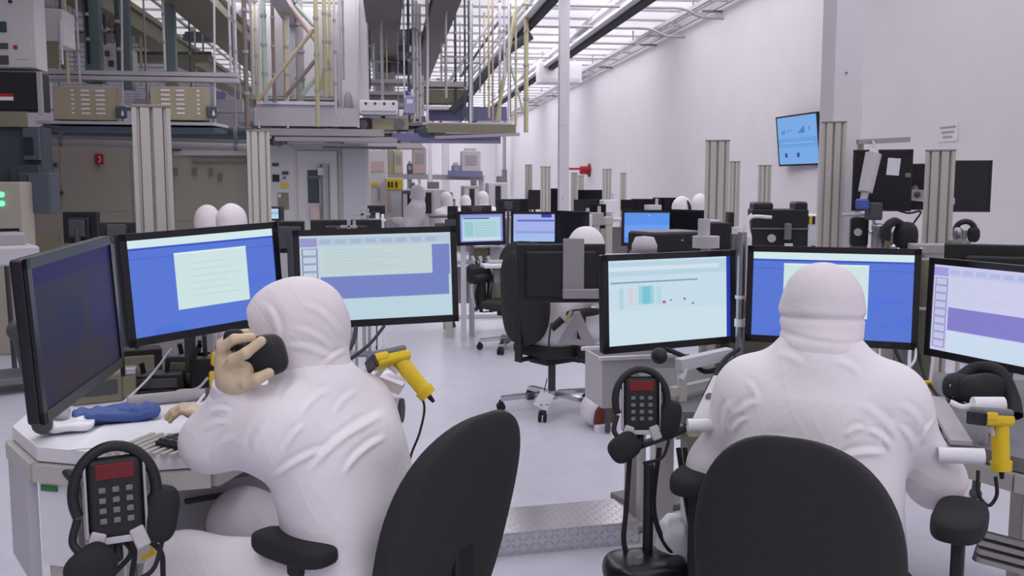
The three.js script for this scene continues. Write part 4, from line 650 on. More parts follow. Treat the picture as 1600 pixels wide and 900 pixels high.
// stand with cords beside the right chair
{ const t = thing('cable_stand', 'black stand wrapped in cords and a white bag beside the right chair', 'stand'); const p = at(1012, 850, 2.9), f = (u, v, d = 2.9) => at(u, v, d);
  part('pole', rod(V(p.x, 0.02, p.z), V(p.x, 0.72, p.z), 0.016), M.black, t); part('foot', cyl(0.17, 0.02, p.x, 0.01, p.z, 28), M.black, t); part('shell', bend(pillow(0.26, 0.1, 0.2, 0.7, 0.8), (v) => V(v.x, v.y + 0.01 * NZ.noise(v.x * 20, v.y * 20, 1), v.z)).translate(p.x - 0.01, p.y - 0.07, p.z + 0.02), M.blackGloss, t);
  part('white_bag', bend(pillow(0.1, 0.17, 0.08, 0.8, 0.8, 30, 24), (v) => V(v.x + 0.012 * NZ.noise(v.x * 40, v.y * 30, 4), v.y, v.z + 0.012 * NZ.noise(v.x * 30, v.y * 40, 8))).translate(...f(1052, 845, 2.93).toArray()), M.white, t);
  for (const [a, b, c, d] of [[1030, 1022, 1040, 1075], [1060, 1075, 1085, 1098], [1070, 1082, 1092, 1100], [985, 978, 975, 990]]) part('cord', tube([f(a, 700), f(b, 800), f(c, 850), f(d, 890)], 0.008, 24), M.rubber, t);
  part('tube_clip', rod(f(1085, 830), f(1088, 870), 0.018), M.lightGrey, t); }
// ------------------------------------------------------------------ middle of the hall
monitor('small far monitor with a pale cyan table screen above the cluttered bench', [0.908, 1.107, -9.396], rad(20.4), rad(-2.9), 0.52, 0.33, S.m1, { bezel: 0.03, arm: [V(0.95, 1.1, -9.52), V(1.1, 1.0, -9.7), V(1.1, 0.78, -9.7)] });
monitor('small far monitor with a lavender screen and two dark lines', [1.498, 1.09, -9.705], rad(-11.3), rad(-2.9), 0.52, 0.33, S.m2, { bezel: 0.025, arm: [V(1.5, 1.08, -9.82), V(1.55, 1.0, -9.95), V(1.55, 0.78, -9.95)] });
monitor('far monitor with a plain bright blue screen behind the spreadsheet monitor', [2.647, 1.087, -9.626], rad(-14.9), rad(-2.9), 0.56, 0.37, S.m3, { bezel: 0.03, arm: [V(2.67, 1.08, -9.75), V(2.7, 0.78, -9.85)] });
monitor('dark switched off monitor right beside the lavender screen', [...at(892, 356, 9.5).toArray()], rad(-62), 0, 0.5, 0.33, null, { arm: [V(...at(895, 356, 9.75).toArray()), at(895, 356, 9.75).setY(0.78)] });
monitor('dark navy switched off monitor right beside the plain blue screen', [...at(1080, 358, 9.3).toArray()], rad(-60), 0, 0.56, 0.37, null, { arm: [at(1086, 358, 9.6), at(1086, 358, 9.6).setY(0.01)] });
// the seated worker behind a monitor turned away from us
{ const p = at(876, 427, 5.75), t = thing('monitor', 'black monitor seen from behind with a grey L shaped mount plate', 'monitor', p, rad(176));
  part('housing', rb(0.53, 0.35, 0.035, 0.01), M.black, t); part('back_cover', rb(0.42, 0.27, 0.03, 0.015, 0, 0, -0.03), M.black, t); part('screen', new THREE.PlaneGeometry(0.49, 0.31).translate(0, 0, 0.0185), M.screenOff, t);
  part('mount_plate', rb(0.125, 0.3, 0.012, 0.004, -0.07, 0.06, -0.055), M.greyPlate, t); part('mount_foot', rb(0.25, 0.055, 0.05, 0.006, -0.13, -0.115, -0.07), M.greyPlate, t);
  t.updateMatrixWorld(true); const f = t.worldToLocal(V(p.x + 0.32, 0.01, p.z - 0.1)); part('arm', [rod(V(-0.2, -0.115, -0.05), V(f.x, -0.115, f.z), 0.018), rod(V(f.x, -0.115, f.z), f, 0.018)], M.darkGrey, t); }
{ const TH = rad(-62), hr = at(917, 381, 6.55), root = atY(862, 640, 0);
  const d = hr.clone().sub(root), c = Math.cos(TH), s = Math.sin(TH), hl = [d.x * c - d.z * s, hr.y, d.x * s + d.z * c];
  const k = (f) => [hl[0] * f, 0, hl[2] * f];
  person('seated person in a white hooded suit mostly hidden behind a monitor seen from behind', root, TH, { cell: 0.016, j: { hip: [0, 0.56, 0.03], chest: [hl[0] * 0.6, 0.86, hl[2] * 0.6], neck: [hl[0] * 0.9, 1.0, hl[2] * 0.9], head: [hl[0], hr.y - 0.04, hl[2]], sL: [hl[0] * 0.75 - 0.19, 0.93, hl[2] * 0.75], sR: [hl[0] * 0.75 + 0.19, 0.93, hl[2] * 0.75], eL: [-0.26, 0.72, hl[2] - 0.12], eR: [0.26, 0.72, hl[2] - 0.12], wL: [-0.14, 0.8, hl[2] - 0.34], wR: [0.16, 0.8, hl[2] - 0.34], kL: [-0.13, 0.57, -0.43], kR: [0.13, 0.57, -0.43], aL: [-0.12, 0.12, -0.5], aR: [0.12, 0.12, -0.42] } });
  chair('black office chair with chrome star base under the person behind the monitor', [root.x, 0, root.z], rad(-58), { top: 1.1, bh: 0.62, bw: 0.46, arm: 0.7, spin: 0.9, recline: 0.05, reach: 0.35 });
  const sp = at(941, 648, 6.1), sh = thing('shoe', 'brown soled overshoe with a white toe behind the phone headset', 'shoe', [sp.x, 0.07, sp.z], 0.3); part('sole', pillow(0.15, 0.17, 0.05, 0.7, 0.9).rotateX(0.25).translate(0, 0.02, 0.03), M.brown, sh); part('upper', pillow(0.17, 0.19, 0.2, 0.8, 0.9).rotateX(0.25).translate(-0.01, 0.04, -0.08), M.suit, sh); part('toe_band', rb(0.16, 0.05, 0.04, 0.01, 0.0, -0.05, 0.05), M.white, sh);
  const tri = thing('triangle_bracket', 'grey triangular bracket arm above the seated knee', 'bracket', at(900, 518, 6.2), 0); part('plate', new THREE.ExtrudeGeometry((() => { const h = new THREE.Shape([[-0.12, -0.07], [0.13, -0.1], [0.02, 0.13], [-0.01, 0.13]].map((q) => new THREE.Vector2(...q))); h.holes.push(new THREE.Path([[-0.03, -0.04], [0.03, -0.05], [0.0, 0.02]].map((q) => new THREE.Vector2(...q)))); return h; })(), { depth: 0.03, bevelEnabled: false }), M.grey, tri); part('arm', [bar(V(0.05, -0.09, 0.015), V(0.34, -0.12, 0.015), 0.04, 0.04), bar(V(0.34, -0.12, 0.015), V(0.34, -0.6, 0.015), 0.04, 0.04)], M.grey, tri); part('black_grip', rod(V(-0.17, 0.03, 0.06), V(-0.1, 0.09, 0.06), 0.025), M.black, tri); part('green_strap', bar(V(-0.08, 0.06, 0.05), V(-0.04, 0.14, 0.05), 0.02, 0.02), M.olivePipe, tri);
  cable('thin dark cord looping over the white trousers', [at(861, 505, 6.2), at(858, 540, 6.1), at(864, 556, 6.1), at(895, 560, 6.1), at(922, 568, 6.1)], 0.006, M.rubber);
  const nb = thing('paper_tag', 'white paper tag with two dark spots hanging on the chair base', 'tag', at(850, 625, 6.2), 0.2); part('card', bx(0.1, 0.11, 0.004, 0, 0, 0, 0, 0, -0.5), M.paper, nb); part('spot', cyl(0.008, 0.004, -0.02, -0.03, 0.003, 10).rotateX(0), M.brown, nb); part('spot', cyl(0.008, 0.004, 0.02, -0.03, 0.003, 10), M.darkGrey, nb); part('string', rod(V(0, 0.05, 0), V(0.02, 0.14, 0), 0.003), M.rubber, nb);
}
{ const p = at(800, 520, 9.0).setY(0); chair('black office chair with a chrome base parked at the cluttered far bench', [p.x, 0, p.z], rad(150), { top: 1.0, spin: 0.9 }); }
// the cluttered far bench
function farBench(label, p, turn, w, d, h, m = M.lightGrey) {
  const t = thing('workbench', label, 'workbench', p, turn); part('bench_top', rb(w, 0.04, d, 0.006, 0, h - 0.02, 0), m, t);
  for (const [a, b] of [[-1, -1], [1, -1], [-1, 1], [1, 1]]) part('leg', bx(0.06, h - 0.04, 0.06, a * (w / 2 - 0.05), (h - 0.04) / 2, b * (d / 2 - 0.05)), M.alu, t);
  part('modesty_panel', bx(w - 0.1, h * 0.5, 0.02, 0, h * 0.6, -d / 2 + 0.05), M.grey, t); return t;
}
farBench('cluttered far bench below the cyan and lavender screens', [1.35, 0, -9.9], 0, 1.6, 0.7, 0.78);
farBench('far bench below the plain blue screen', [2.9, 0, -9.95], 0, 1.3, 0.7, 0.78);
{ const F = (u, v, D = 9.3) => at(u, v, D);
  const t = thing('wafer_tray', 'white tray on an arm sticking out of the cluttered far bench', 'tray', F(778, 415, 9.1), 0.1); part('tray', rb(0.3, 0.035, 0.22, 0.01), M.white, t); part('lip', rb(0.2, 0.03, 0.05, 0.01, 0.02, 0.035, -0.06), M.lightGrey, t); part('post', rb(0.06, 0.3, 0.06, 0.01, 0.0, -0.17, -0.05), M.grey, t); part('drum', cyl(0.08, 0.26, 0.03, -0.3, -0.05, 20), M.olive, t);
  const b = thing('cable_tangle', 'tangle of black cables under the white tray', 'cables'); for (let k = 0; k < 9; k++) part('cable', tube([F(738 + 4 * k, 400 + (k % 3) * 8), F(745 + 5 * k, 425 + (k % 4) * 9), F(738 + 6 * k, 450 + (k % 2) * 12), F(742 + 5 * k, 480 + (k % 3) * 4)], 0.018, 20), k % 3 ? M.rubber : M.lightGrey, b);
  part('valve_block', pillow(0.24, 0.2, 0.2, 0.5, 0.6).translate(...F(748, 428, 9.35).toArray()), M.black, b);
  const s = thing('bench_end_stand', 'white upright frame at the end of the cluttered far bench', 'frame', F(724, 400, 9.6).setY(0)); part('upright', bx(0.05, 1.0, 0.05, 0, 0.5, 0), M.white, s); part('upright', bx(0.05, 1.0, 0.05, 0.09, 0.5, -0.1), M.lightGrey, s); part('crossbar', bx(0.14, 0.04, 0.14, 0.04, 0.98, -0.05), M.lightGrey, s);
  for (const [u, l] of [[752, 'olive box on the cluttered far bench below the cyan screen'], [775, 'grey folder box on the cluttered far bench beside the olive box']]) { const q = F(u, 398, 9.7), o = thing('parts_box', l, 'box', [q.x, 0.78, q.z], 0.1); part('case', rb(0.14, 0.12, 0.12, 0.01, 0, 0.06, 0), u < 760 ? M.olive : M.lightGrey, o); part('lid', rb(0.15, 0.02, 0.13, 0.004, 0, 0.128, 0), M.white, o); }
  solo('cable_duct', 'long white cable duct lying on the floor below the far benches', 'cable duct', rb(2.6, 0.05, 0.12, 0.01), M.white, V(0.75, 0.025, -11.0), 0.02); }
// equipment just behind the right hand screens
{ const p = at(1040, 377, 4.6), t = thing('equipment_case', 'low black equipment case with a grey top just above the spreadsheet monitor', 'case', [p.x, 0, p.z], 0.35); const y = p.y;
  part('case', rb(0.3, 0.09, 0.2, 0.01, 0, y, 0), M.black, t); part('top_plate', rb(0.28, 0.008, 0.19, 0.003, 0, y + 0.047, 0), M.midGrey, t); part('screw', cyl(0.006, 0.006, 0.02, y + 0.01, 0.102, 10), M.lightGrey, t); part('column', rb(0.08, y - 0.04, 0.08, 0.006, 0, (y - 0.04) / 2, 0), M.alu, t); part('foot', rb(0.4, 0.03, 0.3, 0.006, 0, 0.015, 0), M.midGrey, t);
  const q = at(1120, 368, 4.7), u = thing('equipment_case', 'upright black equipment case behind the beige cylinder joint', 'case', [q.x, 0, q.z], -0.2); part('case', rb(0.12, 0.13, 0.14, 0.008, 0, q.y, 0), M.black, u); part('fin', rb(0.025, 0.17, 0.12, 0.004, 0.06, q.y + 0.03, 0), M.black, u); part('top_plate', rb(0.08, 0.01, 0.12, 0.003, -0.03, q.y + 0.07, 0), M.lightGrey, u); part('column', rb(0.07, q.y - 0.06, 0.07, 0.006, 0, (q.y - 0.06) / 2, 0), M.alu, u);
  const j = at(1103, 378, 4.2), k = thing('arm_joint', 'beige stacked cylinder joint showing above the spreadsheet monitor', 'joint', [j.x, 0, j.z]); part('lower_drum', cyl(0.058, 0.05, 0, j.y, 0, 24), M.lightGrey, k); part('upper_drum', cyl(0.026, 0.08, -0.01, j.y + 0.06, 0, 20), M.lightGrey, k); part('pole', cyl(0.022, j.y, 0, j.y / 2, 0, 16), M.alu, k);
  const g = at(1007, 383, 4.2), gd = thing('arm_joint', 'grey domed joint showing at the corner of the spreadsheet monitor', 'joint', [g.x, 0, g.z]); part('dome', lathe([[0, 0.04], [0.04, 0.035], [0.055, 0.0], [0.055, -0.03], [0, -0.03]]).translate(0, g.y, 0), M.lightGrey, gd); part('pole', cyl(0.02, g.y - 0.02, 0, (g.y - 0.02) / 2, 0, 16), M.alu, gd); }
{ const p = at(1214, 360, 7.2), t = thing('instrument_rack', 'black instrument box with a round dial and white top pipe left of the square column', 'instrument', [p.x, 0, p.z], -0.25); const y = p.y;
  part('cabinet', rb(0.4, 0.32, 0.3, 0.01, 0, y, 0), M.black, t); part('shoulder', rb(0.14, 0.06, 0.28, 0.02, -0.12, y + 0.18, 0), M.black, t); part('shoulder', rb(0.09, 0.07, 0.28, 0.02, 0.15, y + 0.18, 0), M.black, t);
  part('dial', cyl(0.03, 0.02, 0, 0, 0, 20).rotateX(Math.PI / 2).translate(-0.06, y - 0.05, 0.16), M.lightGrey, t); part('shelf_line', bx(0.4, 0.01, 0.02, 0, y + 0.02, 0.155), M.midGrey, t); part('bracket', rb(0.05, 0.12, 0.05, 0.01, 0.05, y - 0.0, 0.18), M.midGrey, t); part('white_block', rb(0.06, 0.03, 0.03, 0.006, 0.06, y - 0.1, 0.17), M.white, t);
  part('top_pipe', tube([V(-0.22, y, 0.12), V(-0.22, y + 0.1, 0.12), V(-0.15, y + 0.13, 0.12), V(0.0, y + 0.13, 0.12), V(0.04, y + 0.1, 0.12)], 0.014, 24), M.whiteGloss, t); part('stand', rb(0.3, y - 0.16, 0.24, 0.01, 0, (y - 0.16) / 2, 0), M.midGrey, t);
  const c = at(1264, 345, 7.6), w = thing('hazard_cabinet', 'white cabinet edge with a yellow and black striped label beside the square column', 'cabinet', [c.x, 0, c.z], -0.3); part('body', rb(0.16, 1.3, 0.3, 0.006, 0, 0.65, 0), M.white, w); for (let k = 0; k < 4; k++) part('label_stripe', bx(0.022, 0.06, 0.004, -0.05 + 0.022 * k, 1.26, 0.152, 0, 0, -0.0), k % 2 ? M.black : M.yellow, w); part('knob', cyl(0.015, 0.03, 0.02, 1.05, 0.16, 12).rotateX(0), M.black, w); }
{ const p = at(1150, 372, 4.4), t = thing('gas_cylinder', 'slim silver cylinder with a white cap in the gap left of the blue monitor', 'cylinder', [p.x, 0, p.z]); part('body', cyl(0.026, p.y + 0.02, 0, (p.y + 0.02) / 2, 0, 20), M.steel, t); part('cap', cyl(0.02, 0.03, 0, p.y + 0.035, 0, 16), M.white, t);
  const q = at(1166, 370, 4.5), u = thing('gas_cylinder', 'slim white cylinder with a curved pipe on top beside the silver one', 'cylinder', [q.x, 0, q.z]); part('body', cyl(0.026, q.y, 0, q.y / 2, 0, 20), M.whiteGloss, u); part('neck', lathe([[0.026, 0], [0.015, 0.04], [0.012, 0.07], [0, 0.07]]).translate(0, q.y, 0), M.whiteGloss, u); part('pipe', tube([V(0, q.y + 0.06, 0), V(0.02, q.y + 0.09, 0), V(0.12, q.y + 0.09, 0)], 0.008, 16), M.whiteGloss, u); }
// switched off monitors by the wall
{ const D = 5.9, mk = (l, u, v, w, h, yaw, d = D) => { const p = at(u, v, d), t = monitor(l, p, rad(yaw), 0, w, h, null, { bezel: 0.012, mat: M.black, arm: [p.clone().add(V(0, 0, -0.1)), at(u, 304, 6.0)] }); t.updateMatrixWorld(true); return [t, p]; };
  const [t1, p1] = mk('black monitor with a white label and a pale sleeve in front, right of the column', 1378, 282, 0.33, 0.36, -28, 5.7);
  part('white_label', bx(0.07, 0.1, 0.004, 0.06, 0.08, 0.01, 0, 0, -0.08), M.white, t1); part('grey_clip', rb(0.03, 0.025, 0.02, 0.004, 0.14, 0.03, 0.012), M.midGrey, t1);
  const [t2, p2] = mk('blank black monitor facing the hall right of the grooved post by the wall', 1515, 291, 0.24, 0.31, -20, 5.85); part('grey_clip', rb(0.035, 0.04, 0.02, 0.004, -0.1, -0.09, 0.012), M.lightGrey, t2);
  const [t3, p3] = mk('blank black monitor left of the grooved post by the wall', 1432, 292, 0.26, 0.3, -22, 6.3); part('side_bar', bx(0.2, 0.045, 0.02, 0.02, -0.07, 0.015, 0, 0, -0.1), M.lightGrey, t3);
  const pc = at(1470, 300, 5.75), a = thing('monitor_carrier', 'grey cross arm carrying the switched off monitors on the grooved post', 'arm'); part('cross_bar', bar(at(1350, 300, 6.05), at(1530, 308, 5.95), 0.05, 0.06), M.grey, a); part('top_arm', bar(at(1340, 222, 6.05), at(1420, 218, 6.05), 0.05, 0.03), M.grey, a); part('pole', rod(at(1345, 218, 6.1), at(1345, 218, 6.1).setY(0), 0.02), M.alu, a);
  const s0 = at(1352, 300, 5.5), s1 = at(1365, 240, 5.5), w = thing('hand_tool', 'pale grey sleeve handle with a blue clamp hanging before the black monitor', 'handle'); part('sleeve', [rod(s0, s1, 0.04, 0.045, 20), rod(s1, s1.clone().lerp(s0, -0.12), 0.03, 0.02, 16), rod(s0, s0.clone().lerp(s1, -0.2), 0.022, 0.02, 14)], M.lightGrey, w); part('clamp', rb(0.06, 0.06, 0.06, 0.012).translate(...at(1347, 319, 5.5).toArray()), M.blueClamp, w); part('dark_base', rb(0.08, 0.1, 0.07, 0.01).translate(...at(1365, 330, 5.55).toArray()), M.darkGrey, w); part('hook', tube([s1.clone(), at(1366, 228, 5.6), at(1364, 222, 5.8), at(1362, 222, 6.02)], 0.008, 12), M.grey, w); }
{ const base = (u, v, D) => { const p = at(u, v, D); return [V(p.x, 0, p.z), p.y]; };
  let [o, y] = base(1342, 362, 5.7); const g = thing('vacuum_pump', 'grey pipe frame around a black pump with a round dial beside the column', 'pump', o, -0.4); part('pump', rb(0.1, 0.17, 0.12, 0.02, 0, y, 0), M.black, g); part('dial', cyl(0.022, 0.02, 0, 0, 0, 18).rotateX(Math.PI / 2).translate(-0.01, y, 0.07), M.lightGrey, g); part('pipe_frame', tube([V(-0.1, y + 0.1, 0.06), V(0.03, y + 0.1, 0.06), V(0.07, y + 0.08, 0.06), V(0.08, y - 0.1, 0.06), V(0.08, y - 0.4, 0.06)], 0.01, 30), M.lightGrey, g); part('stand', cyl(0.05, y - 0.08, 0, (y - 0.08) / 2, 0, 16), M.midGrey, g);
  [o, y] = base(1372, 368, 5.5); const c = thing('steel_canister', 'silver pink canister on a stand right of the black pump', 'canister', o); part('canister', lathe([[0, 0.07], [0.034, 0.065], [0.037, 0.05], [0.037, -0.1], [0, -0.1]]).translate(0, y, 0), M.steel, c); part('stand', cyl(0.03, y - 0.1, 0, (y - 0.1) / 2, 0, 14), M.alu, c); part('fitting', new THREE.SphereGeometry(0.014, 10, 8).translate(0.045, y + 0.03, 0), M.chrome, c); part('fitting', new THREE.SphereGeometry(0.014, 10, 8).translate(-0.045, y + 0.02, 0), M.chrome, c);
  [o, y] = base(1395, 375, 5.6); const b = thing('beige_box', 'olive beige box under the black bellows', 'box', o, -0.3); part('box', rb(0.1, 0.1, 0.1, 0.008, 0, y, 0), M.beige, b); part('stand', rb(0.07, y - 0.05, 0.07, 0.006, 0, (y - 0.05) / 2, 0), M.alu, b);
  [o, y] = base(1415, 370, 5.45); const k = thing('bellows_drum', 'big rounded black bellows with a hose beside the grooved post', 'bellows', o); part('drum', pillow(0.13, 0.17, 0.13, 0.8, 0.9).translate(0, y, 0), M.rubber, k); part('hose', tube([V(-0.02, y + 0.06, 0), V(-0.07, y + 0.085, 0), V(-0.12, y + 0.06, 0.02), V(-0.13, y - 0.02, 0.02)], 0.025, 24), M.rubber, k); part('stand', cyl(0.04, y - 0.07, 0, (y - 0.07) / 2, 0, 14), M.midGrey, k); part('valve', new THREE.SphereGeometry(0.02, 12, 8).translate(-0.1, y - 0.055, 0.05), M.chrome, k); part('valve', new THREE.SphereGeometry(0.016, 12, 8).translate(-0.07, y - 0.07, 0.05), M.chrome, k);
  [o, y] = base(1458, 388, 5.3); const x = thing('cross_bracket', 'grey bolted cross bracket clamped around the foot of the grooved post', 'bracket', o, -0.25); part('bracket', rb(0.24, 0.05, 0.12, 0.008, 0, y, 0), M.grey, x); part('wing', rb(0.1, 0.09, 0.09, 0.01, 0.15, y, -0.05), M.olive, x); for (const q of [-0.08, 0.05]) part('bolt', new THREE.SphereGeometry(0.01, 10, 8).translate(q, y, 0.063), M.chrome, x); part('stand', rb(0.1, y - 0.02, 0.06, 0.006, 0, (y - 0.02) / 2, 0), M.alu, x);
  [o, y] = base(1508, 360, 4.9); const h = thing('headphones', 'black headphones with a silver side hung on a stand above the black panel', 'headphones', o, -0.4); part('headband', new THREE.TorusGeometry(0.045, 0.014, 10, 24, Math.PI * 1.2).rotateZ(-0.3).translate(0, y, 0), M.black, h); part('earcup', pillow(0.05, 0.075, 0.05, 0.8, 0.8).translate(-0.035, y - 0.02, 0.01), M.steel, h); part('earcup', pillow(0.06, 0.08, 0.06, 0.8, 0.8).translate(0.04, y - 0.02, 0), M.rubber, h); part('stand', cyl(0.012, y, 0, y / 2, -0.02, 12), M.alu, h);
  const m = at(1560, 392, 4.5), mm = monitor('wide black panel of a monitor back rising behind the lilac table monitor', [m.x, m.y - 0.12, m.z], rad(150), 0, 0.46, 0.3, null, { mat: M.black, arm: [V(m.x + 0.05, m.y - 0.15, m.z - 0.15), V(m.x + 0.05, 0.02, m.z - 0.15)] }); }
cable('thin black cord hanging in a loop from the black monitors by the wall', [at(1400, 328, 5.8), at(1420, 333, 5.8), at(1438, 330, 5.8), at(1430, 345, 5.7), at(1420, 358, 5.6)], 0.006, M.rubber);
// row of benches along the white wall and beyond, with posts, monitors and heads
for (const [u, v, D, w, h, yaw, l] of [[925, 310, 17, 0.5, 0.3, -10, 'blank black monitor right below the red wall valve'], [920, 328, 14, 0.45, 0.3, 20, 'blank black monitor in front of the one below the red valve'], [838, 312, 17, 0.3, 0.34, 30, 'blank black monitor between two grooved posts left of the slim column'], [868, 318, 16, 0.32, 0.5, -30, 'tall black panel hugging the slim white column foot'], [934, 338, 12, 0.2, 0.3, -20, 'upright black panel behind the white capped head'], [1010, 322, 13.5, 0.42, 0.2, -10, 'low black monitor directly over the plain blue screen'], [1040, 320, 13.5, 0.36, 0.2, -20, 'low black monitor beside the headphone wearing person'], [985, 320, 15, 0.3, 0.16, 0, 'small black box monitor behind the slimmest grooved post'], [812, 325, 16, 0.3, 0.3, 15, 'blank black monitor at the foot of the lilac tinted post']]) {
  const p = at(u, v, D); monitor(l, p, rad(yaw - 10), 0, w, h, null, { arm: [V(p.x, p.y - 0.05, p.z - 0.12), V(p.x, 0.02, p.z - 0.12)] }); }
farBench('long distant bench beside the white wall behind the plain blue screen', [3.9, 0, -14.7], 0, 1.5, 0.7, 1.0);
farBench('distant bench right of the slim white column', [2.6, 0, -15.5], 0, 1.5, 0.7, 1.0);
farBench('distant bench left of the slim white column', [1.4, 0, -16.5], 0, 1.4, 0.7, 1.0, M.midGrey);
for (const [u, v, D, m, l] of [[950, 322, 14, 'white', 'white instrument box between the distant aluminium posts'], [930, 342, 11.5, 'grey', 'grey frame column behind the dark monitor beside the lavender screen'], [1020, 330, 13.2, 'lightGrey', 'pale device on top of the plain blue screen'], [912, 345, 11, 'white', 'white pipe frame between dark monitors on the far bench'], [950, 345, 10.8, 'alu', 'aluminium stub post left of the plain blue screen']]) {
  const p = at(u, v, D), t = thing('instrument_box', l, 'instrument', [p.x, 0, p.z], 0.2); const w = px(m === 'alu' ? 14 : 22, D); part('case', rb(w, w * 0.9, w * 0.8, 0.01, 0, p.y, 0), M[m], t); part('pipe', rod(V(w * 0.3, p.y, 0), V(w * 0.3, p.y + w * 0.9, 0), 0.02), M.lightGrey, t); part('column', rb(w * 0.5, p.y, w * 0.5, 0.006, 0, p.y / 2, 0), M.alu, t); }
// workers further down the hall: generic seated figures
function seated(label, u, v, D, turn, group, cell = 0.022) {   // (u, v): centre of the hood
  const hr = at(u, v, D), y = hr.y, s = Math.max(0.9, Math.min(1.15, (y - 0.02) / 1.24)); const q = (x, yy, z) => [x, yy * s, z];
  return person(label, [hr.x + 0.08 * Math.sin(turn), 0, hr.z + 0.08 * Math.cos(turn)], turn, { cell, group, j: { hip: q(0, 0.56, 0.06), chest: q(0, 0.9, 0), neck: q(0, 1.07, -0.05), head: [0, y, -0.08], sL: q(-0.19, 0.99, 0), sR: q(0.19, 0.99, 0), eL: q(-0.26, 0.74, -0.1), eR: q(0.26, 0.74, -0.1), wL: q(-0.16, 0.84, -0.34), wR: q(0.16, 0.84, -0.34), kL: q(-0.12, 0.56, -0.42), kR: q(0.12, 0.56, -0.42), aL: [-0.12, 0.1, -0.4], aR: [0.12, 0.1, -0.4] } });
}
const st = (label, p, turn) => { const t = thing('stool', label, 'stool', [p.x, 0, p.z], turn); part('seat', cyl(0.2, 0.06, 0, 0.4, 0, 24), M.black, t); part('column', cyl(0.03, 0.36, 0, 0.2, 0, 12), M.chrome, t); part('foot_ring', cyl(0.22, 0.03, 0, 0.015, 0, 24), M.darkGrey, t); };
{ let p = seated('hooded person whose white cap shows above the blue screen, left of another cap', 324, 347, 8.9, 0.3, undefined, 0.016); st('round black stool under the left white capped person', p.position.clone().add(V(0.02, 0, 0.04)), 0);
  p = seated('hooded person with a broad white cap just left of a grooved post', 363, 348, 8.0, -0.5, undefined, 0.016); st('round black stool under the right white capped person', p.position.clone().add(V(0.02, 0, 0.04)), 0);
  p = seated('hooded person wearing a black headphone band near the broad grooved post', 1066, 326, 12.4, -1.1); part('headphone_band', new THREE.TorusGeometry(0.14, 0.02, 8, 24, Math.PI).translate(0, p.position.y + at(1066, 326, 12.4).y - 0.02, -0.08), M.black, p);
  p = seated('hooded person leaning beside the broad grooved post', 1094, 320, 13.8, -0.6);
  for (const [u, v, D, l] of [[754, 311, 19.5, 'hooded person with a white cap above the cyan screen'], [727, 316, 21, 'distant hooded person with only the cap showing beside a low cabinet'], [697, 313, 18.5, 'distant hooded person bending at a white column']]) seated(l, u, v, D, 0.4, undefined, 0.026); }
{ // the reclining looking worker in the far aisle
  const hr = at(625, 302, 16.5), hip = at(640, 345, 16.5), t = person('person in a white suit leaning back beside the yellow labelled machine', [hip.x, 0, hip.z], 1.3, { cell: 0.024, wrinkle: 0.02, j: { hip: [0, 0.72, 0], chest: [0, 1.02, 0.1], neck: [0, 1.2, 0.14], head: [0, 1.36, 0.14], sL: [-0.19, 1.12, 0.12], sR: [0.19, 1.12, 0.12], eL: [-0.26, 0.86, 0.02], eR: [0.26, 0.86, 0.02], wL: [-0.16, 0.92, -0.22], wR: [0.16, 0.92, -0.22], kL: [-0.12, 0.6, -0.4], kR: [0.12, 0.6, -0.4], aL: [-0.12, 0.1, -0.36], aR: [0.12, 0.1, -0.36] } }); st('round black stool under the person by the yellow labelled machine', V(hip.x, 0, hip.z), 0); }
// low monitors and parts behind the table screen
{ const mk = (l, u0, u1, v0, v1, D, yaw = 180) => { const p = at((u0 + u1) / 2, (v0 + v1) / 2, D); monitor(l, p, rad(yaw), 0, px(u1 - u0, D), px(v1 - v0, D), null, { mat: M.black, bezel: 0.01, arm: [V(p.x, p.y, p.z - 0.1), V(p.x, 0.02, p.z - 0.1)] }); };
  mk('wide black monitor back peeking over the table screen', 487, 596, 343, 395, 6.2); mk('black monitor back between the blue and table screens', 438, 476, 345, 395, 5.4, 175); mk('black monitor edge left of the white stick in the middle aisle', 575, 602, 321, 372, 8.8, 170); mk('dark monitor left of the cyan screen', 700, 716, 322, 380, 10.2, 150); mk('black monitor top behind the cyan screen', 720, 768, 321, 338, 11.5); mk('black bench panel right of the cyan screen top', 775, 812, 311, 330, 14.5);
  mk('dark grey monitor back behind the dim monitor', 100, 158, 331, 380, 7.0, 165); mk('black monitor back left of the grooved post by the blue screen', 158, 212, 347, 380, 6.6, 185); mk('black display at the edge of the grey control cabinet', -20, 28, 357, 386, 7.6, 10);
  const p = at(429, 334, 8.0), t = monitor('tiny lit display panel left of the beige door controls', p, rad(-10), 0, 0.085, 0.1, S.small, { bezel: 0.008, arm: [V(p.x, p.y, p.z - 0.08), V(p.x, 0.02, p.z - 0.08)] });
  for (const [u, v, D, l] of [[566, 333, 8.6, 'pair of grey stub posts left of the black monitor edge'], [590, 342, 8.2, 'white T shaped fixture in front of the black monitor edge'], [545, 352, 5.9, 'small grey lump on the wide black monitor']]) { const q = at(u, v, D), o = thing('fixture', l, 'fixture', [q.x, 0, q.z]); const m = u === 590 ? M.white : M.grey; part('stem', rb(px(6, D), q.y + px(9, D), px(6, D), 0.004, 0, (q.y + px(9, D)) / 2, 0), m, o); part('stem', rb(px(5, D), q.y + px(7, D), px(5, D), 0.004, px(8, D), (q.y + px(7, D)) / 2, -0.05), m, o); part('cross_piece', rb(px(26, D), px(4, D), px(6, D), 0.004, 0, q.y - px(2, D), 0), m, o); part('foot', rb(0.2, 0.02, 0.2, 0.004, 0, 0.01, 0), M.midGrey, o); } }
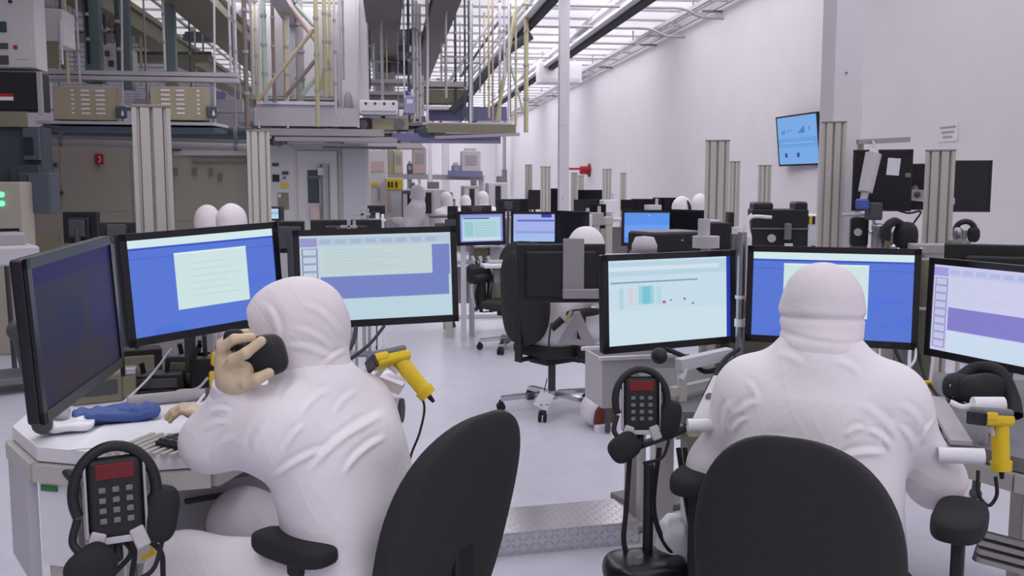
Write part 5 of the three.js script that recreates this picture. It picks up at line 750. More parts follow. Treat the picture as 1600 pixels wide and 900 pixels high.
// cart at the far left
{ const p = at(8, 470, 7.2), t = thing('tool_cart', 'pale topped tall cart with black side panels at the edge of the aisle', 'cart', [p.x, 0, p.z], 0.5); part('top', rb(0.42, 0.14, 0.5, 0.02, 0.0, 1.02, 0), M.lightGrey, t); part('top_box', rb(0.3, 0.1, 0.3, 0.02, 0.0, 1.13, -0.05), M.grey, t); for (const s of [-1, 1]) part('upright', rb(0.05, 0.92, 0.06, 0.01, s * 0.16, 0.5, 0.2), M.lightGrey, t); part('black_panel', [rb(0.1, 0.85, 0.3, 0.01, 0.2, 0.48, 0)], M.black, t); part('white_tag', rb(0.05, 0.14, 0.02, 0.005, 0.2, 0.8, 0.16), M.white, t); part('lower_deck', rb(0.4, 0.05, 0.45, 0.01, 0, 0.1, 0), M.midGrey, t); for (const [a, b] of [[-1, -1], [1, -1], [-1, 1], [1, 1]]) part('caster', cyl(0.04, 0.03, 0, 0, 0, 16).rotateZ(Math.PI / 2).translate(a * 0.16, 0.04, b * 0.18), M.rubber, t); }
// ------------------------------------------------------------------ process tools on the left and in the distance
// box given by its picture corners on a front plane at depth D (its front edge) and a real thickness
function slabAt(u0, v0, u1, v1, D, th, turn = 0) { const a = at(u0, v1, D), b = at(u1, v0, D), w = Math.hypot(b.x - a.x, b.z - a.z); return { w, h: b.y - a.y, c: V((a.x + b.x) / 2, (a.y + b.y) / 2, (a.z + b.z) / 2 - th / 2), y0: a.y, y1: b.y }; }
function toolBody(name, label, cat, u0, v0, u1, v1, D, th, m, fn, floor = true) {
  const s = slabAt(u0, v0, u1, v1, D, th), y0 = floor ? 0 : s.y0, h = s.y1 - y0, t = thing(name, label, cat, [s.c.x, y0, s.c.z]);
  part('cabinet', rb(s.w, h, th, 0.012, 0, h / 2, 0), m, t);
  const P = (u, v, dz = 0) => { const q = at(u, v, D); return V(q.x - s.c.x, q.y - y0, th / 2 + dz); };
  const panel = (n, a, b, c, d, mat, k = 0.02) => { const p = P(a, b), q = P(c, d); return part(n, rb(Math.abs(q.x - p.x), Math.abs(q.y - p.y), k, 0.004, (p.x + q.x) / 2, (p.y + q.y) / 2, th / 2 + k / 2), mat, t); };
  if (fn) fn(t, P, panel, s); return t;
}
toolBody('process_tool', 'white process tool front with a control panel, a dark door window and tall handles', 'machine', 417, 222, 574, 352, 14.6, 2.2, M.toolWhite, (t, P, panel) => {
  panel('side_panel', 419, 226, 461, 372, M.toolWhite); panel('door', 465, 236, 529, 372, M.toolWhite, 0.03); panel('panel', 535, 232, 572, 372, M.toolGrey, 0.025);
  panel('post_strip', 528, 238, 534, 372, M.grey, 0.06);
  panel('door_window', 481, 266, 499, 317, M.tealDark, 0.045); panel('window_bar', 480, 275, 500, 278, M.midGrey, 0.05);
  for (const [a, b] of [[501, 504], [506, 509], [513, 516]]) panel('door_handle', a, 257, b, 345, a === 506 ? M.lightGrey : M.midGrey, 0.09); panel('latch', 497, 262, 506, 274, M.lightGrey, 0.1);
  for (const [a, b, c, d, m] of [[427, 255, 437, 260, M.darkGrey], [442, 268, 452, 273, M.darkGrey], [427, 273, 438, 284, M.black], [443, 276, 448, 280, M.midGrey], [440, 286, 452, 294, M.yellowDull], [435, 301, 452, 327, M.olive]]) panel('control', a, b, c, d, m, 0.035);
  panel('indicator', 436, 303, 440, 308, M.white, 0.06); panel('pink_hose_guard', 486, 321, 500, 345, M.pink, 0.12);
});
const partition = toolBody('beige_partition', 'beige chase wall cabinet behind the grooved posts with a red call sign', 'cabinet', 60, 205, 395, 372, 14.8, 1.6, M.beigeWall, (t, P, panel) => {
  panel('lower_panel', 36, 366, 96, 400, M.beige); panel('seam_strip', 207, 205, 209, 372, M.grey, 0.015); panel('seam_strip', 96, 360, 98, 420, M.grey, 0.015);
  panel('wide_panel', 100, 218, 204, 330, M.beigeWall, 0.01); panel('wide_panel', 270, 232, 385, 345, M.beigeWall, 0.01);
  for (const [a, b] of [[272, 262], [302, 262], [326, 262], [340, 270]]) panel('valve_handle', a, b, a + 5, b + 12, M.copper, 0.08);
  panel('pipe_cover', 272, 236, 384, 243, M.lightGrey, 0.06); panel('pipe_cover', 300, 248, 384, 253, M.beamGrey, 0.07); panel('dark_fitting', 268, 228, 283, 236, M.darkGrey, 0.1);
  for (const [a, b, c, d] of [[64, 255, 96, 261], [78, 299, 104, 304]]) panel('wall_bracket', a, b, c, d, M.darkGrey, 0.12);
});
{ const dq = dirOf(155, 249), p = dq.multiplyScalar((partition.position.z + 0.845) / dq.z).add(camera.position), t = thing('call_sign', 'small red wall sign with a white symbol on the beige cabinet', 'sign', p); part('plate', rb(0.125, 0.155, 0.02, 0.006), M.red, t); part('symbol', new THREE.TorusGeometry(0.03, 0.008, 8, 20, Math.PI).rotateZ(-Math.PI / 2).scale(0.8, 1.3, 1).translate(-0.005, 0, 0.012), M.paper, t); part('push_knob', cyl(0.014, 0.03, 0, 0, 0, 12).rotateX(Math.PI / 2).translate(-0.01, -0.11, 0.01), M.midGrey, t); part('mount', bx(0.04, 0.28, 0.03, 0, -0.03, -0.02), M.grey, t); }
// control panel tower at the very left
toolBody('control_tower', 'white upper control panel tower with black buttons above a dark box', 'machine', -60, -60, 50, 106, 9.0, 0.3, M.toolWhite, (t, P, panel) => {
  panel('front_plate', -60, -60, 46, 104, M.toolWhite, 0.015); panel('display', -6, 34, 10, 50, M.tealDark, 0.03); panel('display', -6, 67, 11, 76, M.darkGrey, 0.03); panel('button', 19, 70, 25, 76, M.red, 0.03); panel('display', -6, 86, 11, 100, M.darkGrey, 0.03); panel('button', 14, 1, 20, 5, M.black, 0.03); panel('print_strip', 22, 90, 40, 93, M.pink, 0.018);
}, false);
toolBody('black_module', 'black module with a red and white label below the control panel tower', 'machine', -60, 112, 58, 172, 9.0, 0.3, M.black, (t, P, panel) => { panel('label', -10, 146, 20, 156, M.red, 0.01); panel('label', -10, 151, 20, 157, M.white, 0.014); panel('frame_post', 57, 112, 65, 178, M.grey, 0.04); panel('lower_cover', -60, 174, 40, 198, M.olive, 0.02); }, false);
toolBody('teal_cabinet', 'dark slate cabinet with stacked boxes hanging at the aisle edge', 'cabinet', -60, 198, 62, 285, 9.1, 0.3, M.tealDark, (t, P, panel) => { panel('box', 38, 200, 62, 250, M.slate, 0.06); panel('inset', 40, 215, 54, 242, M.black, 0.08); panel('box', 20, 258, 62, 284, M.tealDark, 0.1); }, false);
toolBody('slate_box', 'slate blue box with a side flange below the dark slate cabinet', 'cabinet', 32, 270, 78, 334, 8.9, 0.25, M.slate, (t, P, panel) => { panel('door', 46, 272, 77, 333, M.slate, 0.02); panel('edge', 33, 272, 45, 338, M.tealDark, 0.03); }, false);
toolBody('indicator_cabinet', 'beige cabinet with glowing green lamps at the aisle edge', 'cabinet', -60, 284, 32, 386, 8.6, 0.3, M.beigeWall, (t, P, panel) => { for (const v of [304, 318]) { const q = P(3, v, 0.01); part('green_lamp', cyl(0.026, 0.02, 0, 0, 0, 20).rotateX(Math.PI / 2).translate(q.x, q.y, q.z), M.glowGreen, t); } });
toolBody('white_equipment', 'pale equipment box with dark ports high above the beige power boxes', 'machine', 50, 14, 97, 70, 10.0, 0.4, M.toolWhite, (t, P, panel) => { panel('port', 57, 42, 70, 55, M.darkGrey, 0.03); panel('port', 52, 24, 62, 32, M.darkGrey, 0.03); panel('lower_cover', 50, 64, 90, 106, M.olive, 0.02); panel('edge_strip', 93, 30, 97, 100, M.pipeWhite, 0.04); const h = CEIL - 0.04 - t.position.y; for (const x of [-0.1, 0.1]) part('hanger_rod', rod(V(x, 0.2, 0), V(x, h, 0), 0.012), M.grey, t); }, false);
toolBody('white_equipment', 'distant pale equipment box with two dark ports behind the teal hanger', 'machine', 160, 70, 192, 112, 13.4, 0.8, M.toolWhite, (t, P, panel) => { panel('port', 165, 80, 172, 88, M.darkGrey, 0.03); panel('port', 170, 95, 178, 104, M.darkGrey, 0.03); const h = CEIL - 0.04 - t.position.y; for (const x of [-0.1, 0.1]) part('hanger_rod', rod(V(x, 0.2, 0), V(x, h, 0), 0.012), M.grey, t); }, false);
function pipeRun(label, a, b, r, m) { const t = thing('pipe_run', label, 'pipe'); part('tube', rod(a, b, r, r, 14), m, t); for (const f of [0.08, 0.5, 0.92]) { const p = a.clone().lerp(b, f); part('hanger_rod', rod(p, V(p.x, CEIL - 0.04, p.z), 0.008, 0.008, 8), M.grey, t); part('pipe_clamp', cyl(r * 1.25, 0.05, 0, 0, 0, 14).rotateZ(Math.PI / 2).translate(p.x, p.y, p.z), M.midGrey, t); } return t; }
// tray of beige power boxes
{ const D = 11.8, q = (u, v, d = D) => at(u, v, d), cx = at(210, 190, D), t = thing('hanging_rack', 'hanging rack with a ribbed top rail carrying two beige power boxes', 'rack');
  part('top_rail', [bar(q(74, 113), q(372, 118), 0.16, 0.05), bar(q(74, 121), q(372, 126), 0.14, 0.05)], M.lightGrey, t); part('deck', bar(q(75, 193), q(346, 196), 0.6, 0.035), M.lightGrey, t); part('under_deck', bar(q(80, 202), q(346, 205), 0.55, 0.05), M.slate, t);
  for (const u of [86, 192, 336]) part('hanger_rod', rod(q(u, 196), V(q(u, 0).x, CEIL - 0.05, q(u, 0).z), 0.014), M.pipeWhite, t);
  for (const u of [86, 192, 336]) part('clamp', bx(0.07, 0.03, 0.07).translate(...q(u, 172).toArray()), M.lightGrey, t);
  for (const [u0, u1, l, cols] of [[92, 182, 'beige power box with two wide columns of vents left of the grooved post', [[118, 122], [132, 144], [153, 166]]], [240, 326, 'beige power box with narrow vent columns right of the grooved post', [[256, 269], [278, 290], [308, 312]]]]) {
    const a = q(u0, 189), b = q(u1, 138), bxx = thing('power_box', l, 'power box', [(a.x + b.x) / 2, a.y + 0.0, (a.z + b.z) / 2], 0.13); const w = b.clone().sub(a).setY(0).length(), h = b.y - a.y;
    part('case', rb(w, h, 0.42, 0.01, 0, h / 2, 0), M.beige, bxx);
    for (const [c0, c1] of cols) for (let k = 0; k < 6; k++) { const f0 = (c0 - u0) / (u1 - u0) - 0.5, f1 = (c1 - u0) / (u1 - u0) - 0.5; part('vent', bx((f1 - f0) * w, 0.022, 0.012, (f0 + f1) / 2 * w, h * (0.88 - 0.135 * k), 0.212), M.whiteGloss, bxx); }
  }
  for (const [u, l] of [[192, 'small black fitting with a white drop tag beside the left power box'], [332, 'small black fitting with a pale tag beside the right power box']]) { const p = q(u, 188), f = thing('fitting', l, 'fitting', p, 0.13); part('body', rb(0.12, 0.14, 0.12, 0.02, 0, 0.09, 0.1), M.slate, f); part('tag', lathe([[0, 0.08], [0.018, 0.02], [0.012, 0], [0, 0]], 12).translate(0.02, 0.04, 0.17), M.white, f); }
  for (const [v, d0, m, r] of [[205, 12.6, 'slate', 0.05], [212, 13.2, 'beamGrey', 0.04], [222, 14.0, 'grey', 0.05], [199, 12.2, 'tealDark', 0.06]]) { pipeRun({ slate: 'slate pipe slung under the hanging rack', beamGrey: 'warm grey pipe slung under the hanging rack', grey: 'light grey pipe slung low under the hanging rack', tealDark: 'dark teal duct directly beneath the hanging rack' }[m], at(70, v, d0), at(395, v + 8, d0), r, M[m]); } }
// vertical hangers and pipes on the left
const hang = (name, label, u, v1, D, w, d, m, cat = 'hanger') => { const p = at(u, v1, D), h = CEIL - 0.03 - p.y; const t = thing(name, label, cat, [p.x, p.y, p.z]); part('upright', rb(w, h, d, 0.01, 0, h / 2, 0), m, t); part('foot_clamp', rb(w * 1.25, 0.06, d * 1.25, 0.006, 0, 0.03, 0), M.midGrey, t); part('head_plate', rb(w * 1.4, 0.04, d * 1.4, 0.006, 0, h - 0.02, 0), M.midGrey, t); return t; };
hang('ceiling_hanger', 'broad teal grey hanger above the left beige power box', 149, 130, 12.4, 0.19, 0.16, M.teal); hang('ceiling_hanger', 'narrow teal grey hanger beside a black cable above the rack', 201, 140, 12.6, 0.11, 0.12, M.teal); hang('ceiling_hanger', 'teal grey hanger above the right beige power box', 270, 138, 13.0, 0.13, 0.14, M.teal);
const vp = (label, u, v1, D, r, m, v0) => { const p = at(u, v1, D), q = v0 === undefined ? V(p.x, CEIL - 0.04, p.z) : at(u, v0, D); const t = thing('pipe', label, 'pipe', [p.x, p.y, p.z]); const L = q.y - p.y; part('tube', cyl(r, L, 0, L / 2, 0, 12), m, t); for (let k = 1; k < 4; k++) part('pipe_clamp', cyl(r * 1.3, 0.04, 0, L * k / 4, 0, 12), M.grey, t); return t; };
vp('pale pipe at the left end of the rack', 107, 132, 11.6, 0.02, M.pipeYellow); vp('brown pipe near the left end of the rack', 100, 108, 12.2, 0.03, M.copper); vp('thin white pipe above the left power box', 125, 130, 11.7, 0.016, M.pipeWhite); vp('black cable drop beside the broad teal hanger', 139, 100, 12.2, 0.02, M.rubber); vp('black cable drop beside the narrow teal hanger', 187, 120, 12.3, 0.028, M.tealDark); vp('thin pale pipe in front of the right power box', 258, 110, 11.9, 0.015, M.pipeWhite); vp('thin white pipe right of the hanging rack', 361, 120, 12, 0.016, M.pipeWhite); vp('white pipe pair member right of the hanging rack', 370, 128, 12, 0.016, M.pipeWhite);
vp('copper brown pipe above the second grooved post', 387, 210, 12.5, 0.03, M.copper); vp('mint green pipe left of the crossed pipes', 415, 160, 13.6, 0.035, M.pipeMint); vp('thin brown pipe behind the crossed pipes', 429, 160, 13.8, 0.025, M.copper); vp('pale yellow pipe behind the crossed pipes', 449, 160, 13.9, 0.028, M.pipeYellow); vp('grey duct pipe behind the crossed pipes', 470, 165, 14.4, 0.06, M.grey);
vp('olive yellow pipe in front of the walkway edge', 497, 198, 13.3, 0.03, M.olivePipe); vp('second olive yellow pipe next to the walkway edge', 509, 152, 13.5, 0.028, M.olivePipe); vp('third olive yellow pipe beside the tall white duct', 517, 150, 13.7, 0.022, M.pipeYellow); vp('thin lilac pipe left of the tall white duct', 525, 180, 13.8, 0.018, M.pipeWhite);
const diag = (label, a, b, D, r, m) => solo('diagonal_pipe', label, 'pipe', rod(at(...a, D), at(...b, D), r, r, 12), m);
diag('tan pipe crossing diagonally in front of the walkway', [402, 158], [490, 46], 13.2, 0.028, M.orange); diag('pink brown pipe slanting down to the right', [447, 0], [492, 62], 13.4, 0.034, M.pink); diag('short brown pipe parallel to the tan one', [445, 152], [492, 95], 13.4, 0.028, M.copper); diag('green pipe parallel to the short brown one', [472, 148], [497, 118], 13.6, 0.03, M.pipeMint); diag('olive strut at the walkway rail', [500, 140], [512, 92], 13.6, 0.03, M.olivePipe); diag('thin mint strut crossing the top of the pipe bundle', [462, 8], [490, 40], 13.8, 0.03, M.pipeMint);
{ const D = 15.2, a = at(400, 158, D), b = at(528, 158, D), h = CEIL - 0.05 - a.y, w = b.clone().sub(a).setY(0).length(), t = thing('plenum_cabinet', 'white panelled plenum standing on the walkway behind the crossed pipes', 'cabinet', [(a.x + b.x) / 2, a.y, (a.z + b.z) / 2]); part('body', rb(w, h, 0.5, 0.02, 0, h / 2, 0), M.column, t); for (let k = 0; k < 4; k++) part('panel', rb(w / 4 - 0.04, h - 0.1, 0.02, 0.006, (k - 1.5) * w / 4, h / 2, 0.26), k % 2 ? M.lightGrey : M.white, t); part('frame_base', bx(w, 0.3, 0.3, 0, -0.14, 0), M.beamGrey, t); }
// walkway deck hung in the middle with rails, duct and machines
{ const D = 13.9, q = (u, v, d = D) => at(u, v, d), t = thing('walkway_deck', 'long hanging walkway deck with lilac side panels and rails', 'walkway');
  part('fascia', [bar(q(398, 182), q(560, 184), 0.05, 0.26)], M.lightGrey, t); part('top_rail', bar(q(402, 160), q(524, 162), 0.06, 0.05), M.whiteGloss, t); part('lilac_panel', bar(q(400, 172), q(540, 174), 0.03, 0.14), M.violet, t);
  part('floor_plate', bar(q(398, 198, 15.0), q(800, 200, 15.0), 1.8, 0.05), M.beamGrey, t); part('lower_beam', [bar(q(408, 206), q(600, 208), 0.1, 0.1), bar(q(430, 217), q(620, 219), 0.08, 0.06)], M.grey, t); part('lower_rail', bar(q(505, 230), q(620, 231), 0.06, 0.035), M.darkGrey, t);
  part('right_fascia', bar(q(668, 200), q(806, 202), 0.05, 0.13), M.olive, t); part('right_top_rail', bar(q(660, 193), q(800, 194), 0.06, 0.03), M.lightGrey, t); part('right_lilac_panel', bar(q(668, 178, 15.4), q(792, 178, 15.4), 0.03, 0.22), M.violetDark, t); part('under_tray', bar(q(620, 216, 14.6), q(782, 217, 14.6), 1.1, 0.1), M.violetDark, t); part('under_tray_edge', bar(q(680, 215), q(812, 210), 0.08, 0.04), M.grey, t);
  for (const u of [405, 450, 560, 668, 735, 795]) part('hanger_rod', rod(q(u, 200), V(q(u, 0).x, CEIL - 0.05, q(u, 0).z), 0.018), M.pipeWhite, t);
  const c = thing('duct_tower', 'tall plain white duct rising from the walkway to the ceiling', 'duct', q(556, 178, 14.3)); const h = CEIL - 0.06 - c.position.y; part('duct', rb(0.4, h, 0.4, 0.02, 0, h / 2, 0), M.column, c); part('side_trim', bx(0.03, h, 0.03, -0.215, h / 2, 0.19), M.lightGrey, c); part('elbow', pillow(0.12, 0.4, 0.12, 0.8, 0.9).translate(-0.1, 0.1, 0.24), M.grey, c); part('flange', rb(0.48, 0.05, 0.48, 0.01, 0, 0.025, 0), M.grey, c);
  const b = thing('pump_box', 'white pump housing with a row of dark knobs on the walkway', 'pump', q(592, 180, 14.0)); part('housing', rb(0.55, 0.2, 0.4, 0.03, 0, 0.1, 0), M.white, b); part('slot', bx(0.5, 0.02, 0.01, 0, 0.04, 0.205), M.grey, b); for (let k = 0; k < 4; k++) part('knob', new THREE.SphereGeometry(0.02, 10, 8).translate(-0.18 + 0.13 * k, 0.15, 0.2), M.darkGrey, b);
  const k = thing('blue_valve_block', 'white and blue valve block beside the pump housing', 'valve', q(640, 175, 14.0)); part('block', rb(0.16, 0.26, 0.2, 0.02, 0, 0.1, 0), M.violet, k); part('inset', rb(0.09, 0.06, 0.02, 0.01, 0, 0.14, 0.1), M.white, k); part('tap', rod(V(0.04, 0.22, 0.05), V(0.04, 0.32, 0.05), 0.02), M.white, k); part('tap', rod(V(-0.04, 0.22, 0.05), V(-0.04, 0.3, 0.05), 0.02), M.blue, k);
  const s = thing('shelf_rack', 'grey shelf frame with slatted levels behind the tall duct', 'rack', q(615, 190, 15.3)); for (const y of [0.05, 0.24, 0.42, 0.6]) part('shelf', rb(0.95, 0.06, 0.5, 0.01, 0, y, 0), M.lightGrey, s); part('slat_panel', rb(0.6, 0.14, 0.3, 0.01, -0.1, 0.32, 0), M.grey, s); part('upright', bx(0.05, 0.7, 0.05, -0.45, 0.35, 0.2), M.pipeWhite, s); part('upright', bx(0.05, 0.7, 0.05, 0.45, 0.35, 0.2), M.pipeWhite, s);
  const sh = thing('shelf_rack', 'pale long shelf with green and red specks above the right walkway end', 'rack', q(690, 188, 15.4)); part('shelf', rb(0.8, 0.09, 0.4, 0.01, 0, 0.55, 0), M.lightGrey, sh); part('panel', rb(0.7, 0.22, 0.3, 0.01, 0, 0.36, 0), M.olive, sh); part('lower_shelf', rb(0.5, 0.05, 0.3, 0.01, -0.1, 0.18, 0), M.white, sh); part('green_light', rb(0.08, 0.04, 0.02, 0.006, -0.05, 0.62, 0.2), M.pipeMint, sh); part('red_light', rb(0.05, 0.03, 0.02, 0.006, 0.2, 0.6, 0.2), M.red, sh); for (const x of [-0.36, 0.36]) part('post', bx(0.04, 0.58, 0.04, x, 0.29, 0.15), M.grey, sh);
  // dark equipment blocks under the wide rail, between duct and rails
  [[622, 20, 62, 16, 17], [640, 60, 40, 18, 17.5], [612, 78, 50, 14, 18], [628, 108, 46, 16, 18.5], [603, 108, 26, 12, 18]].forEach(([u, v, w, hh, d], i) => { const p = q(u, v, d), e = thing('rail_vehicle', ['grey carrier block hung just right of the tall duct', 'long grey carrier block hung under the wide rail', 'grey carrier block low beside the tall duct', 'wide grey carrier block over the shelf frame', 'narrow carrier block behind the tall duct'][i], 'carrier', p); part('body', rb(px(w, d), px(hh, d), 0.4, 0.02), M.midGrey, e); part('hatch', rb(px(8, d), px(hh * 1.3, d), 0.1, 0.01, px(w * 0.1, d), 0, 0.2), M.black, e); part('hanger', bx(0.05, Math.max(0.05, CEIL - 0.05 - p.y), 0.05, 0, (CEIL - 0.05 - p.y) / 2, 0), M.midGrey, e); });
  // bundles of thin drops
  [[640, 'slate'], [647, 'pipeWhite'], [652, 'pipeWhite'], [657, 'pipeWhite'], [668, 'copper'], [727, 'slate'], [733, 'slate'], [738, 'grey'], [764, 'pipeYellow'], [770, 'orange'], [781, 'pipeWhite'], [797, 'copper'], [806, 'olivePipe']].forEach(([u, m], i) => vp(['slate cable drop beside the white riser trio', 'first slim white riser by the valve block', 'second slim white riser by the valve block', 'third slim white riser by the valve block', 'copper riser before the dark rail', 'slate riser over the pale long shelf', 'thin slate riser over the pale long shelf', 'grey riser right of the pale long shelf', 'cream riser near the right walkway end', 'orange riser near the right walkway end', 'white riser near the right walkway end', 'copper riser at the walkway corner', 'olive riser at the walkway corner'][i], u, 196 - (i % 3) * 6, 14.2 + (i % 4) * 0.25, m === 'pipeWhite' ? 0.022 : 0.016, M[m]));
  vp('tall olive green riser ending at the walkway corner', 822, 207, 14.4, 0.035, M.olivePipe);
  diag('olive strut crossing the risers at the walkway corner', [776, 190], [805, 20], 14.6, 0.03, M.olivePipe); diag('long white strut slanting over the right walkway', [700, 130], [790, 0], 15.2, 0.025, M.pipeWhite); diag('grey strut slanting parallel to the white strut', [720, 120], [782, 30], 15.6, 0.02, M.slate); diag('thin green strut left of the tall olive riser', [790, 75], [818, 175], 14.8, 0.018, M.pipeMint);
  solo('flexible_duct', 'dark flexible hose sloping up to the right above the walkway', 'hose', tube([q(706, 175, 15), q(735, 145, 15), q(765, 108, 15), q(790, 82, 15), q(830, 55, 15)], 0.07, 40, 10), M.darkGrey);
  // machinery slung under the deck
  [[555, 195, 50, 20, 'darkGrey', 'dark motor block slung under the walkway behind the pipes'], [610, 195, 56, 18, 'beige', 'beige gearbox slung under the walkway'], [672, 208, 50, 22, 'slate', 'round slate pump slung under the walkway'], [520, 212, 26, 22, 'midGrey', 'grey clamp cluster under the walkway edge'], [432, 222, 18, 10, 'darkGrey', 'dark cable knot under the walkway end']].forEach(([u, v, w, h, m, l], i) => { const p = q(u, v, 14.2), e = thing('slung_unit', l, 'machinery', p); part('body', i === 2 ? pillow(px(w, 14.2), px(h, 14.2), 0.35, 0.7, 0.8) : rb(px(w, 14.2), px(h, 14.2), 0.3, 0.02), M[m], e); part('flange', cyl(0.07, 0.06, 0, 0, 0, 14).rotateX(Math.PI / 2).translate(px(w * 0.25, 14.2), 0, 0.17), M.midGrey, e); part('bracket', bx(0.06, 0.24, 0.06, -px(w * 0.2, 14.2), 0.12, 0), M.midGrey, e); });
  for (const [v, l] of [[213, 'grey pipe run low under the walkway'], [222, 'pale pipe run lowest under the walkway']]) pipeRun(l, q(430, v, 14.4), q(640, v - 2, 14.4), 0.03, v === 213 ? M.midGrey : M.lightGrey);
}
// far end of the hall: tools, deck, people-sized machines
toolBody('far_tool', 'white far tool cabinet with a yellow label left of the aisle', 'machine', 575, 235, 605, 330, 20, 1.5, M.toolWhite, (t, P, panel) => { panel('yellow_label', 577, 285, 590, 291, M.yellowDull, 0.03); panel('hose', 590, 292, 592, 312, M.grey, 0.06); panel('pink_panel', 576, 252, 600, 268, M.pink, 0.02); });
toolBody('yellow_machine', 'machine front with a yellow and black warning panel behind the leaning person', 'machine', 603, 278, 630, 330, 19, 1.2, M.lightGrey, (t, P, panel) => { panel('warning_panel', 604, 280, 628, 296, M.yellow, 0.03); for (const u of [606, 611, 618]) panel('black_mark', u, 284, u + 3, 293, M.black, 0.045); panel('orange_edge', 604, 298, 610, 330, M.orange, 0.03); });
{ const D = 24, q = (u, v, d = D) => at(u, v, d), t = thing('far_deck', 'far walkway deck with railing objects across the end of the aisle', 'walkway'); part('deck', bar(q(576, 275), q(756, 278), 1.2, 0.12), M.grey, t); part('lilac_edge', bar(q(700, 271, 23.3), q(754, 272, 23.3), 0.1, 0.14), M.violetDark, t); for (const u of [578, 640, 672, 752]) { const p = q(u, 277); part('leg', bx(0.12, p.y, 0.12, p.x, p.y / 2, p.z), M.pipeWhite, t); }
  [[592, 250, 'white', 12, 28, 'white upright unit on the far deck'], [610, 248, 'beige', 10, 38, 'cream upright unit on the far deck'], [622, 245, 'pipeYellow', 14, 36, 'cream column unit on the far deck'], [640, 262, 'slate', 8, 16, 'slate canister on the far deck'], [655, 250, 'pink', 22, 40, 'pale pink cabinet on the far deck'], [712, 262, 'violetDark', 12, 14, 'violet crate on the far deck'], [735, 250, 'lightGrey', 30, 36, 'pale cabinet at the right end of the far deck']].forEach(([u, v, m, w, h, l]) => { const p = q(u, v, 23.9), e = thing('deck_unit', l, 'machine', [p.x, at(u, 276, 23.9).y + 0.06, p.z]); const hh = px(h, 24); part('body', rb(px(w, 24), hh, 0.4, 0.03, 0, hh / 2, 0), M[m], e); part('cap', rb(px(w * 0.6, 24), 0.08, 0.3, 0.02, 0, hh + 0.03, 0), M.lightGrey, e); part('front_panel', bx(px(w * 0.6, 24), hh * 0.4, 0.02, 0, hh * 0.6, 0.205), M.grey, e); });
  [[665, 312, 60, 34, 20, 'lightGrey', 'wide pale cabinet with a grid front below the far deck'], [640, 322, 24, 50, 18.4, 'slate', 'dark slate machine below the far deck left end'], [735, 310, 26, 40, 22, 'grey', 'grey rounded machine below the lilac deck edge'], [700, 325, 20, 30, 23, 'midGrey', 'dark grey machine behind the bending person'], [775, 305, 30, 40, 22, 'toolGrey', 'grey tool rack by the far white wall']].forEach(([u, v, w, h, d, m, l]) => { const p = at(u, v - h / 2, d), e = thing('far_machine', l, 'machine', [at(u, v, d).x, 0, at(u, v, d).z]); const W = px(w, d); part('cabinet', rb(W, p.y, 0.8, 0.03, 0, p.y / 2, 0), M[m], e); for (let k = 0; k < 3; k++) part('front_panel', bx(W * 0.26, p.y * 0.3, 0.02, (k - 1) * W * 0.31, p.y * 0.8, 0.41), k === 1 ? M.black : M.lightGrey, e); part('top_box', rb(W * 0.3, 0.15, 0.3, 0.02, W * 0.2, p.y + 0.07, 0), M.midGrey, e); });
  for (const [u, d] of [[672, 22.5], [540, 26], [600, 30], [655, 30]]) { const p = at(u, 250, d), h2 = thing('support_pole', { 672: 'white pole in front of the far deck', 540: 'white pole hidden behind the white process tool', 600: 'grey pole behind the far deck units', 655: 'grey pole behind the pale pink cabinet' }[u], 'pole', [p.x, 0, p.z]); part('shaft', rb(0.09, CEIL, 0.09, 0.01, 0, CEIL / 2, 0), u === 672 ? M.white : M.grey, h2); part('base_plate', bx(0.2, 0.02, 0.2, 0, 0.01, 0), M.midGrey, h2); }
}
// second bay further back: decks hung below the ceiling on both sides of the aisle
for (const [u0, u1, v, D, l] of [[575, 660, 222, 20, 'second hanging deck further down the aisle'], [430, 560, 150, 22, 'third hanging deck behind the tall duct'], [210, 380, 165, 20, 'hanging deck behind the beige power boxes']]) { const t = thing('walkway_deck', l, 'walkway'); part('fascia', bar(at(u0, v, D), at(u1, v, D), 0.08, 0.25), M.lightGrey, t); part('floor_plate', bar(at(u0, v + 8, D + 0.6), at(u1, v + 8, D + 0.6), 1.1, 0.06), M.beamGrey, t); for (const u of [u0 + 4, (u0 + u1) / 2, u1 - 4]) part('hanger_rod', rod(at(u, v, D), V(at(u, v, D).x, CEIL - 0.05, at(u, v, D).z), 0.02), M.pipeWhite, t); for (let k = 0; k < 3; k++) { const u = u0 + (u1 - u0) * (0.2 + 0.3 * k); part('pump', rb(px(18, D), px(16, D), 0.4, 0.03).translate(...at(u, v - 14, D + 0.5).toArray()), k % 2 ? M.grey : M.violet, t); } }

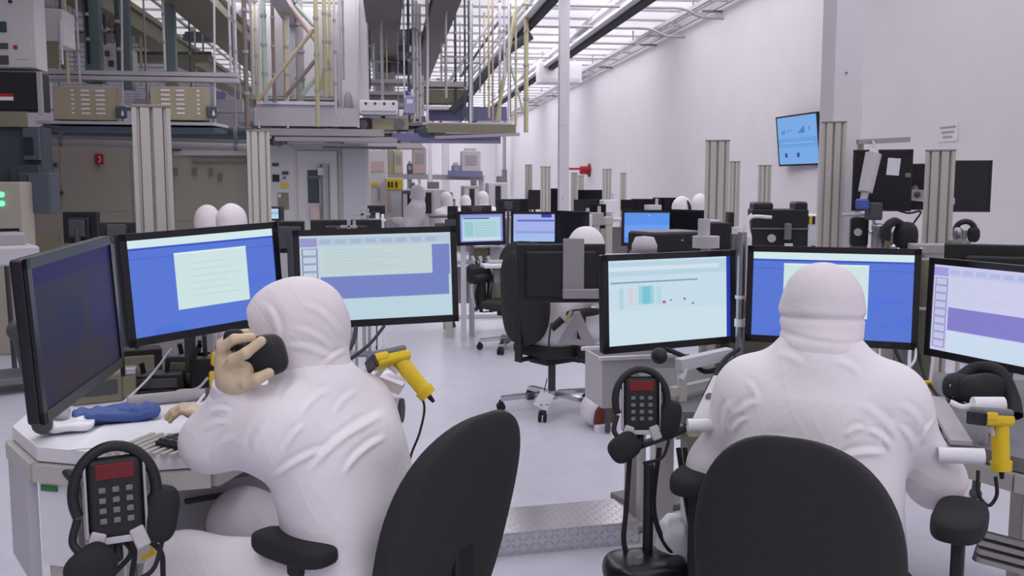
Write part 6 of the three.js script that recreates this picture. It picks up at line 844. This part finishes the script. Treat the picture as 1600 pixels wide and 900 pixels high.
// more services in the bays: slim drops, cross bars and cable trays
{ const names = ['slim grey drop', 'slim white drop', 'slim cream drop', 'slim slate drop'], mats = [M.grey, M.pipeWhite, M.pipeYellow, M.slate];
  const where = ['beside the broad olive beam', 'over the left power box', 'between the power boxes', 'over the right power box', 'beside the copper pipe', 'behind the mint pipe', 'before the tall duct', 'right of the tall duct', 'over the pump housing', 'over the valve block', 'over the pale long shelf', 'near the slanting white strut', 'at the flexible hose', 'near the walkway corner'];
  const us = [118, 160, 222, 300, 395, 422, 530, 578, 598, 632, 690, 712, 750, 788];
  us.forEach((u, i) => { for (let k = 0; k < 2; k++) { const j = (i + k * 2) % 4; vp(names[j] + ' ' + where[i], u + k * 7, 120 + ((i * 37 + k * 23) % 60), 13.0 + ((i * 7 + k * 3) % 9) * 0.45, 0.012 + 0.004 * ((i + k) % 3), mats[j]); } });
  const tr = [[580, 648, 44, 17.5, 'upper grey cable tray beside the tall duct', M.midGrey], [580, 650, 92, 18.5, 'lower grey cable tray beside the tall duct', M.grey], [700, 790, 60, 19, 'pale cable tray over the right walkway', M.lightGrey], [690, 780, 95, 21, 'grey cable tray further over the right walkway', M.grey], [210, 330, 92, 15.5, 'olive cable tray behind the power boxes', M.olive], [290, 400, 60, 17, 'slate cable tray under the broad olive beam', M.slate], [100, 205, 60, 14.5, 'grey cable tray behind the teal hangers', M.beamGrey]];
  for (const [u0, u1, v, D, l, m] of tr) { const a = at(u0, v, D), b = at(u1, v, D), t = thing('cable_tray', l, 'cable tray'); part('tray', bar(a, b, 0.3, 0.1), m, t); part('cable_bundle', rod(a.clone().add(V(0, 0.07, 0)), b.clone().add(V(0, 0.07, 0)), 0.05, 0.05, 10), M.darkGrey, t); for (const f of [0.1, 0.9]) { const p = a.clone().lerp(b, f); part('hanger_rod', rod(p, V(p.x, CEIL - 0.04, p.z), 0.015), M.grey, t); } }
}
// ------------------------------------------------------------------ shadows and hand-over
scene.traverse((o) => { if (o.isMesh) { o.castShadow = true; o.receiveShadow = true; } if (o.isLight && o.shadow) o.castShadow = true; });
renderer.render(scene, camera);
